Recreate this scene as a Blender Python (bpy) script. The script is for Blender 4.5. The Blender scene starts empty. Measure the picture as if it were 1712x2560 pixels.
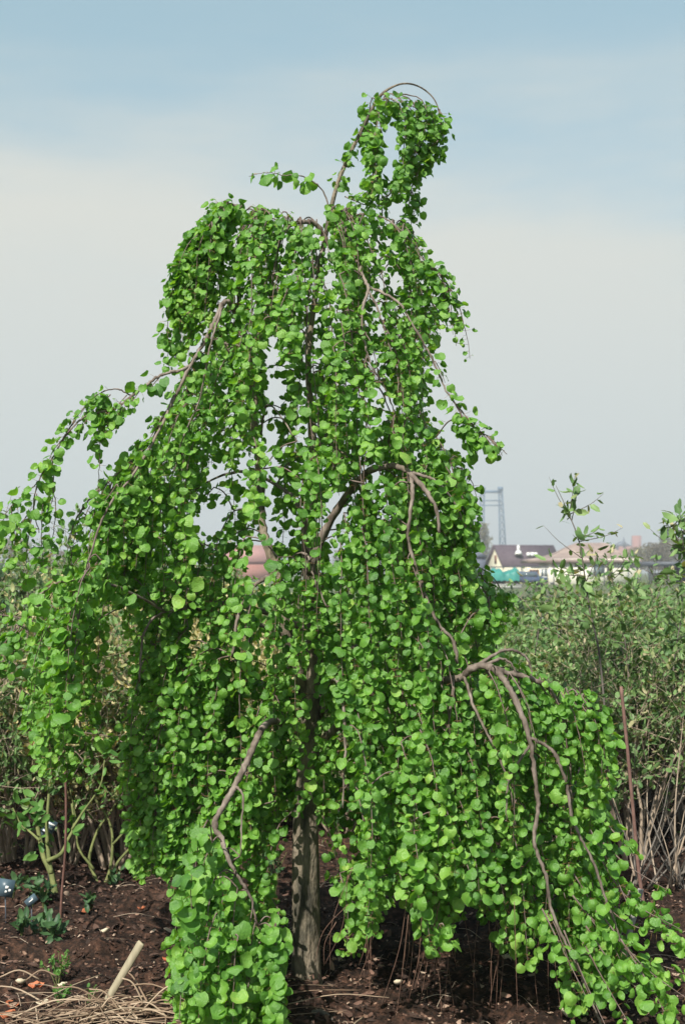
import bpy, math, random
import numpy as np
from mathutils import Vector
R = math.radians
rng = np.random.default_rng(7); random.seed(7)
S = bpy.context.scene
# ------------------------------------------------------------------ camera, world, sun
CAMH, FPX, HOR, TY = 1.4, 3556.0, 1430.0, 4.84
cd = bpy.data.cameras.new('camera'); cam = bpy.data.objects.new('camera', cd); S.collection.objects.link(cam)
cam.location = (0, 0, CAMH); cam.rotation_euler = (R(90), 0, 0)
cd.lens = 50; cd.sensor_width = 36; cd.sensor_fit = 'AUTO'; cd.shift_y = 150/2560
cd.clip_start = .1; cd.clip_end = 9000
cd.dof.use_dof = True; cd.dof.focus_distance = 4.5; cd.dof.aperture_fstop = 7.5
S.camera = cam
SUN_EL, SUN_AZ = R(46), R(207)      # azimuth clockwise from +Y
sdir = Vector((math.sin(SUN_AZ)*math.cos(SUN_EL), math.cos(SUN_AZ)*math.cos(SUN_EL), math.sin(SUN_EL)))
W = bpy.data.worlds.new("World"); S.world = W; W.use_nodes = True
nt = W.node_tree; bg = nt.nodes['Background']; bg.inputs[1].default_value = .105
sky = nt.nodes.new('ShaderNodeTexSky'); sky.sky_type = 'NISHITA'; sky.sun_disc = False
sky.sun_elevation = SUN_EL; sky.sun_rotation = SUN_AZ; sky.air_density = 1.0; sky.dust_density = 1.5; sky.ozone_density = 1.2
# thin high veil of cirrus: stretched noise in sky direction, whitening the sky
tc = nt.nodes.new('ShaderNodeTexCoord'); sp = nt.nodes.new('ShaderNodeSeparateXYZ'); nt.links.new(tc.outputs['Generated'], sp.inputs[0])
mp = nt.nodes.new('ShaderNodeMapping'); mp.inputs['Scale'].default_value = (1.6, 1.0, 7.0); mp.inputs['Rotation'].default_value = (0, R(7), 0)
nz = nt.nodes.new('ShaderNodeTexNoise'); nz.inputs['Scale'].default_value = 1.7; nz.inputs['Detail'].default_value = 7; nz.inputs['Roughness'].default_value = .56
nt.links.new(tc.outputs['Generated'], mp.inputs[0]); nt.links.new(mp.outputs[0], nz.inputs[0])
mr = nt.nodes.new('ShaderNodeMapRange'); mr.interpolation_type = 'SMOOTHERSTEP'
mr.inputs[1].default_value = .38; mr.inputs[2].default_value = .18; mr.inputs[3].default_value = 0; mr.inputs[4].default_value = 1
ad = nt.nodes.new('ShaderNodeMath'); ad.operation = 'MULTIPLY_ADD'; ad.inputs[1].default_value = -.22
sb = nt.nodes.new('ShaderNodeMath'); sb.operation = 'ADD'; sb.inputs[1].default_value = .11
nt.links.new(nz.outputs[0], ad.inputs[0]); nt.links.new(sp.outputs[2], ad.inputs[2]); nt.links.new(ad.outputs[0], sb.inputs[0]); nt.links.new(sb.outputs[0], mr.inputs[0])
mx = nt.nodes.new('ShaderNodeMix'); mx.data_type = 'RGBA'
ma = nt.nodes.new('ShaderNodeMath'); ma.operation = 'MULTIPLY_ADD'; ma.inputs[1].default_value = .80; ma.inputs[2].default_value = .06
nt.links.new(mr.outputs[0], ma.inputs[0]); nt.links.new(ma.outputs[0], mx.inputs[0])
m0 = nt.nodes.new('ShaderNodeMix'); m0.data_type = 'RGBA'; m0.inputs[0].default_value = .5; m0.inputs[7].default_value = (3.2, 5.0, 5.1, 1)
nt.links.new(sky.outputs[0], m0.inputs[6]); nt.links.new(m0.outputs[2], mx.inputs[6]); mz = nt.nodes.new('ShaderNodeMapRange'); mz.inputs[1].default_value = .05; mz.inputs[2].default_value = .24; nt.links.new(sp.outputs[2], mz.inputs[0])
mw = nt.nodes.new('ShaderNodeMix'); mw.data_type = 'RGBA'; mw.inputs[6].default_value = (4.45, 4.75, 4.75, 1); mw.inputs[7].default_value = (5.45, 5.35, 4.8, 1); nt.links.new(mz.outputs[0], mw.inputs[0]); nt.links.new(mw.outputs[2], mx.inputs[7])
nt.links.new(mx.outputs[2], bg.inputs[0])
sl = bpy.data.lights.new('sun', 'SUN'); sl.energy = 5.0; sl.angle = R(.6); sl.color = (1, .95, .86)
so = bpy.data.objects.new('sun', sl); S.collection.objects.link(so); so.location = (-5, -6, 9)
so.rotation_euler = sdir.to_track_quat('Z', 'Y').to_euler()
S.render.engine = 'CYCLES'
S.view_settings.view_transform = 'Standard'; S.view_settings.look = 'None'; S.view_settings.exposure = 0.45; S.view_settings.gamma = 1
K = 1712/1568.0
def PS(x, y, Y):            # source-pixel sight line met at distance Y
    return np.array(((x-856)*Y/FPX, Y, CAMH-(y-HOR)*Y/FPX))
def PD(x, y, Y): return PS(x*K, y*K, Y)
def proj(p): return (856+p[0]/p[1]*FPX)/K, (HOR-(p[2]-CAMH)/p[1]*FPX)/K
# ------------------------------------------------------------------ helpers
def tag(o, label=None, cat=None, group=None, kind=None):
    if label: o['label'] = label
    if cat: o['category'] = cat
    if group: o['group'] = group
    if kind: o['kind'] = kind
    return o
def empty(name, loc, **k):
    o = bpy.data.objects.new(name, None); S.collection.objects.link(o); o.location = loc; o.empty_display_size = .1
    return tag(o, **k)
class MB:
    def __init__(s): s.v = []; s.q = []; s.t = []; s.n = 0
    def add(s, v, q=None, t=None):
        v = np.asarray(v, float).reshape(-1, 3)
        if q is not None and len(q): s.q.append(np.asarray(q, int).reshape(-1, 4)+s.n)
        if t is not None and len(t): s.t.append(np.asarray(t, int).reshape(-1, 3)+s.n)
        s.v.append(v); s.n += len(v); return s
    def tube(s, pts, rad, n=6, cap=True):
        P = np.asarray(pts, float); m = len(P); r = np.broadcast_to(np.asarray(rad, float), (m,))
        T = np.gradient(P, axis=0); T /= np.linalg.norm(T, axis=1)[:, None]+1e-9
        a = np.array((0.31, .92, .2)); a = a/np.linalg.norm(a)
        A = np.cross(T, a); l = np.linalg.norm(A, axis=1)[:, None]; A = A/np.maximum(l, 1e-6); B = np.cross(T, A)
        th = np.arange(n)*2*math.pi/n
        V = P[:, None]+r[:, None, None]*(np.cos(th)[None, :, None]*A[:, None]+np.sin(th)[None, :, None]*B[:, None])
        i = np.arange(m-1)[:, None]*n; j = np.arange(n)[None]; k = (j+1) % n
        q = np.stack([i+j, i+k, i+n+k, i+n+j], -1).reshape(-1, 4)
        t = []
        if cap and n > 3:
            V2 = np.concatenate([V.reshape(-1, 3), P[:1], P[-1:]]); c0 = m*n
            t = [(c0, (x+1) % n, x) for x in range(n)]+[(c0+1, (m-1)*n+x, (m-1)*n+(x+1) % n) for x in range(n)]
            return s.add(V2, q, t)
        return s.add(V, q)
    def box(s, c, d, rz=0):
        x, y, z = np.array(d)/2.; v = np.array([(i*x, j*y, k*z) for k in (-1, 1) for j in (-1, 1) for i in (-1, 1)], float)
        ca, sa = math.cos(rz), math.sin(rz); v = np.stack([v[:, 0]*ca-v[:, 1]*sa, v[:, 0]*sa+v[:, 1]*ca, v[:, 2]], 1)+np.array(c)
        return s.add(v, [(0, 2, 3, 1), (4, 5, 7, 6), (0, 1, 5, 4), (2, 6, 7, 3), (0, 4, 6, 2), (1, 3, 7, 5)])
    def build(s, name, mat, parent=None, smooth=False, base=None):
        me = bpy.data.meshes.new(name); V = np.concatenate(s.v)
        if base is not None: V = V-np.array(base)
        q = np.concatenate(s.q) if s.q else np.zeros((0, 4), int); t = np.concatenate(s.t) if s.t else np.zeros((0, 3), int)
        lp = np.concatenate([q.ravel(), t.ravel()]).astype(np.int32)
        st = np.concatenate([np.arange(len(q))*4, len(q)*4+np.arange(len(t))*3]).astype(np.int32)
        me.vertices.add(len(V)); me.vertices.foreach_set('co', V.astype(np.float32).ravel())
        me.loops.add(len(lp)); me.loops.foreach_set('vertex_index', lp)
        me.polygons.add(len(st)); me.polygons.foreach_set('loop_start', st)
        me.update(calc_edges=True); me.validate()
        if smooth: me.polygons.foreach_set('use_smooth', np.ones(len(me.polygons), bool))
        me.materials.append(mat)
        o = bpy.data.objects.new(name, me); S.collection.objects.link(o)
        if parent: o.parent = parent
        return o
def cr(pts, n=6):           # Catmull-Rom through rows of any width
    P = np.asarray(pts, float); P = np.concatenate([2*P[:1]-P[1:2], P, 2*P[-1:]-P[-2:-1]]); out = []
    for i in range(1, len(P)-2):
        t = (np.arange(n)/n)[:, None]; a, b, c, d = P[i-1:i+3]
        out.append(.5*((2*b)+(-a+c)*t+(2*a-5*b+4*c-d)*t*t+(-a+3*b-3*c+d)*t**3))
    out.append(P[-2:-1]); return np.concatenate(out)
def norm(a): return a/(np.linalg.norm(a, axis=-1, keepdims=True)+1e-9)
def inpoly(x, y, poly):
    c = False; n = len(poly); j = n-1
    for i in range(n):
        xi, yi = poly[i]; xj, yj = poly[j]
        if (yi > y) != (yj > y) and x < (xj-xi)*(y-yi)/(yj-yi)+xi: c = not c
        j = i
    return c
def copy_tree(o, loc, rz=0, sc=1):
    c = o.copy(); S.collection.objects.link(c); c.location = loc; c.rotation_euler = (0, 0, rz); c.scale = (sc,)*3 if not hasattr(sc, '__len__') else sc
    for ch in list(o.children):
        d = ch.copy(); S.collection.objects.link(d); d.parent = c
    return c
# leaves: vectorised from a template
def leaf_template(rim=12, shape='round'):
    th = np.arange(rim)*2*math.pi/rim - math.pi/2        # starts at the base
    if shape == 'round':
        rr = 0.5*(1+.03*np.cos(3*th)); rr[0] *= .70; rr[rim//2] *= 1.10
        x = 1.04*rr*np.cos(th); y = .5+rr*np.sin(th)
    else:
        x = .24*np.cos(th)*(1-.15*np.sin(th)); y = .5+.5*np.sin(th)
    R1 = np.stack([x, y], 1); R0 = np.stack([x*.55, .5+(y-.5)*.55], 1)
    V = np.concatenate([R1, R0, [[0, .5]]])
    q = [(i, (i+1) % rim, rim+(i+1) % rim, rim+i) for i in range(rim)]
    t = [(rim+i, rim+(i+1) % rim, 2*rim) for i in range(rim)]
    return V, np.array(q), np.array(t)
LT = leaf_template(10); LS = leaf_template(6, 'oval')
def leaves(mb, pos, tip, nor, size, cup, fold, T=LT, r=rng):
    pos = np.asarray(pos); N = len(pos)
    if not N: return
    tip = norm(np.asarray(tip)); nor = np.asarray(nor); nor = norm(nor-(nor*tip).sum(1, keepdims=True)*tip); B = np.cross(tip, nor)
    V, q, t = T; x = V[:, 0][None]*(1+.12*r.standard_normal((N, 1))); y = V[:, 1][None]
    r2 = (V[:, 0]**2+(V[:, 1]-.5)**2)[None]*4
    ph = r.uniform(0, 6.28, (N, 1)); ang = np.arctan2(V[:, 1]-.5, V[:, 0])[None]
    z = np.asarray(cup)[:, None]*r2+np.asarray(fold)[:, None]*np.abs(x)+.035*r2*np.sin(ang*3+ph)+.03*r2*np.sin(ang*5+2*ph)
    s = np.asarray(size)[:, None, None]
    P = pos[:, None]+s*(x[..., None]*B[:, None]+y[..., None]*tip[:, None]+z[..., None]*nor[:, None])
    k = len(V); off = (np.arange(N)*k)[:, None, None]
    mb.add(P.reshape(-1, 3), (q[None]+off).reshape(-1, 4), (t[None]+off).reshape(-1, 3))
# ------------------------------------------------------------------ materials
def mat(name, ramp, scale=6, rough=.8, kind='noise', bump=0, stretch=(1, 1, 1), detail=6, trans=0, spec=.3, tcol=None, bscale=None, metallic=0):
    m = bpy.data.materials.new(name); m.use_nodes = True; n = m.node_tree; L = n.links; b = n.nodes['Principled BSDF']
    b.inputs['Roughness'].default_value = rough; b.inputs['Specular IOR Level'].default_value = spec; b.inputs['Metallic'].default_value = metallic
    cr_ = n.nodes.new('ShaderNodeValToRGB')
    while len(cr_.color_ramp.elements) < len(ramp): cr_.color_ramp.elements.new(.5)
    for e, (p, c) in zip(cr_.color_ramp.elements, ramp): e.position = p; e.color = (*c, 1)
    if kind == 'island':
        g = n.nodes.new('ShaderNodeNewGeometry'); L.new(g.outputs['Random Per Island'], cr_.inputs[0])
    tcn = n.nodes.new('ShaderNodeTexCoord'); mpn = n.nodes.new('ShaderNodeMapping'); mpn.inputs['Scale'].default_value = stretch
    L.new(tcn.outputs['Object'], mpn.inputs[0])
    nn = n.nodes.new('ShaderNodeTexNoise'); nn.inputs['Scale'].default_value = scale; nn.inputs['Detail'].default_value = detail; nn.inputs['Roughness'].default_value = .6
    L.new(mpn.outputs[0], nn.inputs[0])
    if kind == 'noise': L.new(nn.outputs[0], cr_.inputs[0])
    L.new(cr_.outputs[0], b.inputs['Base Color'])
    if bump:
        b2 = nn
        if bscale:
            b2 = n.nodes.new('ShaderNodeTexNoise'); b2.inputs['Scale'].default_value = bscale; b2.inputs['Detail'].default_value = 5; L.new(mpn.outputs[0], b2.inputs[0])
        bp = n.nodes.new('ShaderNodeBump'); bp.inputs['Strength'].default_value = bump; bp.inputs['Distance'].default_value = .02
        L.new(b2.outputs[0], bp.inputs['Height']); L.new(bp.outputs[0], b.inputs['Normal'])
    if trans:
        tr = n.nodes.new('ShaderNodeBsdfTranslucent'); ms = n.nodes.new('ShaderNodeMixShader'); ms.inputs[0].default_value = trans
        hm = n.nodes.new('ShaderNodeMix'); hm.data_type = 'RGBA'; hm.blend_type = 'MULTIPLY'; hm.inputs[0].default_value = 1
        L.new(cr_.outputs[0], hm.inputs[6]); hm.inputs[7].default_value = (*(tcol or (1.6, 1.35, .5)), 1)
        L.new(hm.outputs[2], tr.inputs[0]); L.new(b.outputs[0], ms.inputs[1]); L.new(tr.outputs[0], ms.inputs[2])
        L.new(ms.outputs[0], n.nodes['Material Output'].inputs[0])
    return m
def G(*v): return tuple(v)
M = {}
M['leaf'] = mat('katsura_leaf', [(0, (.05, .145, .034)), (.3, (.10, .25, .038)), (.6, (.16, .35, .052)), (.86, (.24, .44, .075)), (1, (.34, .49, .10))], kind='island', scale=160, rough=.40, spec=.5, bump=.3, trans=.36, tcol=(1.6, 1.6, .45))
M['twig'] = mat('katsura_twig', [(.3, (.10, .065, .05)), (.7, (.22, .17, .15))], scale=30, rough=.7)
M['petiole'] = mat('petiole', [(.3, (.20, .09, .05)), (.7, (.28, .20, .07))], scale=30, rough=.5)
M['bare'] = mat('bare_shoot_bark', [(.3, (.13, .07, .05)), (.7, (.24, .14, .10))], scale=30, rough=.6)
M['limb'] = mat('katsura_limb_bark', [(.32, (.07, .052, .04)), (.5, (.17, .135, .11)), (.68, (.29, .24, .205))], scale=28, rough=.75, bump=.4, stretch=(1, 1, .5))
M['trunk'] = mat('katsura_bark_dappled', [(.36, (.045, .042, .032)), (.45, (.11, .097, .07)), (.53, (.20, .165, .12)), (.72, (.30, .25, .19))], scale=9, rough=.9, bump=.9, stretch=(1.5, 1.5, .5), detail=9, bscale=45)  # mottled bark, with dappled shade painted into its dark patches
M['shrub_leaf'] = mat('shrub_leaf', [(0, (.08, .16, .055)), (.5, (.14, .25, .08)), (.84, (.21, .33, .12)), (.93, (.36, .35, .18)), (1, (.50, .43, .28))], kind='island', rough=.5, trans=.25, spec=.35)
M['shrub_leaf_pale'] = mat('shrub_leaf_pale', [(0, (.14, .19, .06)), (.35, (.27, .28, .11)), (.6, (.48, .42, .20)), (1, (.62, .54, .30))], kind='island', rough=.6, trans=.25, spec=.3)
M['shrub_leaf_dark'] = mat('shrub_leaf_dark', [(0, (.018, .045, .02)), (.6, (.04, .08, .035)), (1, (.08, .13, .05))], kind='island', rough=.4, trans=.1, spec=.4)
M['stem'] = mat('shrub_stem', [(.3, (.22, .165, .12)), (.7, (.46, .37, .28))], scale=12, rough=.8)
M['stem_grey'] = mat('shrub_stem_grey', [(.3, (.08, .07, .06)), (.7, (.20, .175, .15))], scale=12, rough=.8)
M['stem_green'] = mat('mossy_green_stem', [(.3, (.09, .11, .035)), (.7, (.20, .22, .08))], scale=25, rough=.8, bump=.3)
M['cane'] = mat('brown_cane', [(.3, (.09, .045, .035)), (.7, (.19, .10, .08))], scale=20, rough=.6)
M['rust'] = mat('rusty_rod', [(.3, (.13, .07, .055)), (.7, (.24, .14, .115))], scale=25, rough=.8)
M['wood_label'] = mat('wooden_label', [(.3, (.24, .21, .14)), (.7, (.40, .35, .24))], scale=6, rough=.7, stretch=(8, 8, 1))
M['grey_label'] = mat('grey_label', [(.3, (.20, .185, .175)), (.7, (.32, .295, .28))], scale=8, rough=.6)
M['blue_label'] = mat('blue_grey_plastic', [(.3, (.05, .085, .11)), (.7, (.09, .13, .16))], scale=12, rough=.35)
M['white'] = mat('white_paint', [(.3, (.72, .72, .70)), (.7, (.8, .8, .78))], scale=5, rough=.6)
M['straw'] = mat('dead_stalks', [(0, (.12, .075, .05)), (.5, (.26, .18, .12)), (1, (.44, .34, .24))], kind='island', rough=.7)
M['mulch'] = mat('mulch_chips', [(0, (.018, .012, .009)), (.45, (.05, .028, .02)), (.72, (.12, .065, .045)), (.88, (.26, .16, .11)), (1, (.42, .32, .24))], kind='island', rough=.85)
M['litter'] = mat('bark_litter', [(0, (.03, .019, .014)), (.5, (.085, .048, .035)), (.85, (.19, .11, .08)), (1, (.42, .31, .23))], kind='island', rough=.85)
M['petal_o'] = mat('orange_husk', [(.3, (.36, .09, .035)), (.7, (.55, .20, .10))], scale=40, rough=.6)
M['petal_w'] = mat('cream_husk', [(.3, (.52, .43, .30)), (.7, (.70, .62, .46))], scale=40, rough=.6)
M['weed'] = mat('weed_leaf', [(0, (.06, .16, .03)), (1, (.13, .27, .06))], kind='island', rough=.5, trans=.25)
M['weed_dark'] = mat('weed_leaf_dark', [(0, (.03, .08, .03)), (1, (.07, .14, .05))], kind='island', rough=.5, trans=.15)
M['cream'] = mat('cream_render', [(.3, (.72, .66, .50)), (.7, (.78, .72, .56))], scale=.8, rough=.9)
M['cream2'] = mat('pale_render', [(.3, (.74, .71, .60)), (.7, (.80, .77, .66))], scale=.8, rough=.9)
M['roof_dark'] = mat('dark_tiles', [(.3, (.075, .055, .07)), (.7, (.11, .085, .10))], scale=2.5, rough=.8, bump=.3)
M['roof_pink'] = mat('weathered_thatch', [(.25, (.17, .125, .12)), (.5, (.27, .205, .18)), (.8, (.42, .33, .28))], scale=.55, rough=.95, stretch=(1, 1, 2), bump=.5)
M['glass'] = mat('window_glass', [(.3, (.05, .07, .08)), (.7, (.11, .15, .17))], scale=.6, rough=.1, spec=.6)
M['glass_b'] = mat('pale_glass', [(.3, (.16, .24, .26)), (.7, (.28, .36, .38))], scale=.6, rough=.12, spec=.6)
M['dark'] = mat('opening_shade', [(.3, (.02, .02, .02)), (.7, (.04, .035, .03))], scale=1, rough=.8)  # near-black colour standing in for the unlit inside of openings
M['brown'] = mat('brown_frame', [(.3, (.14, .06, .045)), (.7, (.20, .09, .06))], scale=2, rough=.6)
M['steel_dark'] = mat('dark_steel', [(.3, (.05, .06, .075)), (.7, (.09, .10, .12))], scale=2, rough=.5)
M['bridge'] = mat('blue_bridge_steel', [(.3, (.08, .13, .20)), (.7, (.11, .17, .25))], scale=.5, rough=.6)
M['tarp'] = mat('teal_tarpaulin', [(.3, (.02, .16, .14)), (.7, (.05, .28, .24))], scale=1.2, rough=.45, bump=.5)
M['red'] = mat('red_paint', [(.3, (.40, .07, .05)), (.7, (.50, .11, .07))], scale=1, rough=.5)
M['blue_car'] = mat('blue_car_paint', [(.3, (.06, .085, .15)), (.7, (.08, .11, .18))], scale=1, rough=.3)
M['rubber'] = mat('rubber', [(.3, (.02, .02, .02)), (.7, (.03, .03, .03))], scale=5, rough=.8)
M['slate'] = mat('slate_cladding', [(.3, (.10, .12, .17)), (.7, (.15, .17, .22))], scale=1, rough=.7)
M['brick'] = mat('red_brick', [(.3, (.28, .12, .10)), (.7, (.36, .18, .15))], scale=2, rough=.9)
M['pink'] = mat('pink_roof_tiles', [(.3, (.30, .16, .15)), (.7, (.40, .22, .20))], scale=2, rough=.9)
M['concrete'] = mat('pale_concrete', [(.3, (.50, .49, .46)), (.7, (.62, .61, .57))], scale=1, rough=.9)
M['far_leaf'] = mat('far_tree_buds', [(0, (.12, .115, .07)), (.5, (.17, .165, .09)), (1, (.26, .24, .12))], kind='island', rough=.8, trans=.2)
M['far_leaf2'] = mat('far_tree_twigs', [(0, (.11, .09, .075)), (.5, (.16, .13, .105)), (1, (.21, .19, .12))], kind='island', rough=.8, trans=.2)
M['far_green'] = mat('far_tree_green', [(0, (.05, .085, .04)), (1, (.10, .15, .07))], kind='island', rough=.7, trans=.2)
def age_leaf(m):      # leaf colour follows the age of its shoot, with small mottling of its own
    n = m.node_tree; L = n.links; rp = next(x for x in n.nodes if x.type == 'VALTORGB'); g = next(x for x in n.nodes if x.type == 'NEW_GEOMETRY')
    a = n.nodes.new('ShaderNodeAttribute'); a.attribute_name = 'age'; nz_ = n.nodes.new('ShaderNodeTexNoise'); nz_.inputs['Scale'].default_value = 75; nz_.inputs['Detail'].default_value = 4
    t = n.nodes.new('ShaderNodeTexCoord'); L.new(t.outputs['Object'], nz_.inputs[0])
    m1 = n.nodes.new('ShaderNodeMath'); m1.operation = 'MULTIPLY'; m1.inputs[1].default_value = .45; L.new(g.outputs['Random Per Island'], m1.inputs[0])
    m2 = n.nodes.new('ShaderNodeMath'); m2.operation = 'MULTIPLY_ADD'; m2.inputs[1].default_value = .5; L.new(a.outputs['Fac'], m2.inputs[0]); L.new(m1.outputs[0], m2.inputs[2])
    m3 = n.nodes.new('ShaderNodeMath'); m3.operation = 'MULTIPLY_ADD'; m3.inputs[1].default_value = .5; L.new(nz_.outputs[0], m3.inputs[0])
    m4 = n.nodes.new('ShaderNodeMath'); m4.operation = 'SUBTRACT'; m4.inputs[1].default_value = .22; L.new(m2.outputs[0], m4.inputs[0]); L.new(m4.outputs[0], m3.inputs[2]); L.new(m3.outputs[0], rp.inputs[0])
age_leaf(M['leaf'])
# ground: dark peaty soil with bark crumbs, paler and greener far off
def ground_mat():
    m = bpy.data.materials.new('soil'); m.use_nodes = True; n = m.node_tree; L = n.links; b = n.nodes['Principled BSDF']; b.inputs['Roughness'].default_value = .95; b.inputs['Specular IOR Level'].default_value = .2
    t = n.nodes.new('ShaderNodeTexCoord')
    def noi(s, d=6):
        x = n.nodes.new('ShaderNodeTexNoise'); x.inputs['Scale'].default_value = s; x.inputs['Detail'].default_value = d; x.inputs['Roughness'].default_value = .65; L.new(t.outputs['Object'], x.inputs[0]); return x
    def ramp(src, els):
        c = n.nodes.new('ShaderNodeValToRGB')
        while len(c.color_ramp.elements) < len(els): c.color_ramp.elements.new(.5)
        for e, (p, q) in zip(c.color_ramp.elements, els): e.position = p; e.color = (*q, 1)
        L.new(src, c.inputs[0]); return c
    a = noi(38, 9); c1 = ramp(a.outputs[0], [(.32, (.008, .006, .005)), (.48, (.03, .019, .014)), (.60, (.075, .042, .03)), (.72, (.17, .10, .07))])
    big = noi(2.2, 3); c2 = ramp(big.outputs[0], [(.35, (.55, .5, .5)), (.65, (1.25, 1.15, 1.05))])
    mm = n.nodes.new('ShaderNodeMix'); mm.data_type = 'RGBA'; mm.blend_type = 'MULTIPLY'; mm.inputs[0].default_value = 1; L.new(c1.outputs[0], mm.inputs[6]); L.new(c2.outputs[0], mm.inputs[7])
    s = n.nodes.new('ShaderNodeSeparateXYZ'); L.new(t.outputs['Object'], s.inputs[0])
    r = n.nodes.new('ShaderNodeMapRange'); r.inputs[1].default_value = 22; r.inputs[2].default_value = 45; L.new(s.outputs[1], r.inputs[0])
    f = noi(.15, 5); c3 = ramp(f.outputs[0], [(.4, (.07, .12, .045)), (.6, (.14, .13, .08))])
    m2 = n.nodes.new('ShaderNodeMix'); m2.data_type = 'RGBA'; L.new(r.outputs[0], m2.inputs[0]); L.new(mm.outputs[2], m2.inputs[6]); L.new(c3.outputs[0], m2.inputs[7]); L.new(m2.outputs[2], b.inputs['Base Color'])
    bp = n.nodes.new('ShaderNodeBump'); bp.inputs['Strength'].default_value = .8; bp.inputs['Distance'].default_value = .02; L.new(a.outputs[0], bp.inputs['Height']); L.new(bp.outputs[0], b.inputs['Normal'])
    return m
M['soil'] = ground_mat()
# ------------------------------------------------------------------ ground
wv = [(rng.uniform(-1, 1, 2)*f, rng.uniform(0, 6.28), a) for f, a in [(3, .014)]*4+[(9, .007)]*6+[(26, .005)]*10+[(70, .0028)]*12]
def gz(x, y):
    z = 0
    for k, p, a in wv: z = z+a*np.sin(k[0]*2*x+k[1]*2*y+p)
    fade = np.clip((30-y)/15, 0, 1)
    return z*fade
xs = np.concatenate([-np.geomspace(2300, 4.2, 26), np.arange(-4, 4.001, .035), np.geomspace(4.2, 2300, 26)])
ys = np.concatenate([[-300, -50, -10, -2, 1, 2.5], np.arange(3.2, 10.5, .035), np.geomspace(10.6, 2300, 46)])
X, Y = np.meshgrid(xs, ys); Z = gz(X, Y); nx = len(xs); ny = len(ys)
i = np.arange(ny-1)[:, None]*nx; j = np.arange(nx-1)[None]
MB().add(np.stack([X, Y, Z], -1), np.stack([i+j, i+j+1, i+nx+j+1, i+nx+j], -1)).build('ground', M['soil'], smooth=True)['kind'] = 'structure'
# ------------------------------------------------------------------ far buildings
def part(mb, name, m, par, smooth=False): return mb.build(name, M[m], par, smooth=smooth, base=tuple(par.location))
def boxat(mb, x0, x1, y0, y1, Y, dep=.1):      # face spanning source pixels x0..x1,y0..y1, front at Y
    a = PS(x0, y1, Y); c = PS(x1, y0, Y); mb.box(((a[0]+c[0])/2, Y+dep/2, (a[2]+c[2])/2), (c[0]-a[0], dep, c[2]-a[2])); return mb
def window(x0, x1, y0, y1, Y, par, glass='glass', frame='white', bars=1):
    f = MB(); t = .11; a = PS(x0, y1, Y); c = PS(x1, y0, Y); w = c[0]-a[0]; h = c[2]-a[2]; cx = (a[0]+c[0])/2; cz = (a[2]+c[2])/2
    f.box((cx, Y-.05, a[2]+t/2), (w, .1, t)); f.box((cx, Y-.05, c[2]-t/2), (w, .1, t))
    for k in range(bars+2): f.box((a[0]+t/2+(w-t)*k/(bars+1), Y-.052, cz), (t, .1, h-2*t-.004))
    fo = part(f, 'window', frame, par); p = MB(); p.box((cx, Y-.02, cz), (w-.06, .03, h-.06)); p.build('pane', M[glass], fo, base=tuple(par.location))
def prism(mb, poly, y0, y1):    # polygon (x,z) extruded along Y
    n = len(poly); v = [(x, y0, z) for x, z in poly]+[(x, y1, z) for x, z in poly]
    mb.add(v, [(k, (k+1) % n, n+(k+1) % n, n+k) for k in range(n)], [(0, k+1, k) for k in range(1, n-1)]+[(n, n+k, n+k+1) for k in range(1, n-1)]); return mb
# house with dark tiled roof (ridge runs back-right, gable to the left)
D1 = 185; base = (PS(1243, 1440, D1)[0], D1, 0); h1 = empty('house', base, label='cream gabled house with a steep dark purple-brown tiled roof, beyond the shrubs on the right', cat='house')
gl, gr, ga = PS(1227, 1415, D1), PS(1262, 1415, D1+4), PS(1239, 1363, D1+2)
rr_, re_ = PS(1392, 1363, D1+8), PS(1400, 1415, D1+8)
# ground plan: gable wall left (skewed), long wall to the right
e0 = np.array(gl); e1 = np.array(PS(1261, 1415, D1)); zt = gl[2]; za = ga[2]
g0 = np.array((gl[0], D1+5.0)); g1 = np.array((e1[0], D1)); g2 = np.array((PS(1400, 1415, D1)[0]+.2, D1+1.5)); g3 = g2+(g0-g1)
w = MB(); v = [(*p, z) for z in (-.1, zt) for p in (g0, g1, g2, g3)]; ap = (*(g0+g1)/2, za-.12); ap2 = (*(g2+g3)/2, za-.12)
w.add(v+[ap, ap2], [(0, 1, 5, 4), (1, 2, 6, 5), (2, 3, 7, 6), (3, 0, 4, 7)], [(4, 5, 8), (6, 7, 9)]); part(w, 'wall', 'cream', h1)
r = MB(); ov = .35
def rf(a, b, c, d, t=.22):
    a, b, c, d = map(np.array, (a, b, c, d)); nn = norm(np.cross(b-a, d-a)); V = [a, b, c, d]+[p+nn*t for p in (a, b, c, d)]
    r.add(V, [(0, 3, 2, 1), (4, 5, 6, 7), (0, 1, 5, 4), (1, 2, 6, 5), (2, 3, 7, 6), (3, 0, 4, 7)])
ux = norm(g2-g1)*ov; A = np.array((*(g1-ux), zt-.1)); B = np.array((*(g2+ux), zt-.1)); C_ = np.array((*((g2+g3)/2+ux), za-.1)); D_ = np.array((*((g0+g1)/2-ux), za-.1))
E_ = np.array((*(g3+ux), zt-.1)); F_ = np.array((*(g0-ux), zt-.1)); rf(A, B, C_, D_); rf(E_, F_, D_, C_); ro = part(r, 'roof', 'roof_dark', h1)
vt = MB(); p = PS(1295, 1380, D1+1.2); vt.tube([p, p+(0, 0, .9)], [.22, .16], 8); vt.tube([p+(0, -.1, -.35), p+(0, 0, .1)], [.55, .35], 8); vt.build('roof_vent', M['white'], ro, base=base)
sk = MB(); 
for q in (1320, 1330, 1338): p = PS(q, 1386, D1+1.6); sk.box(p, (.45, .3, .5))
sk.build('roof_vent', M['white'], ro, base=base)
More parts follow.
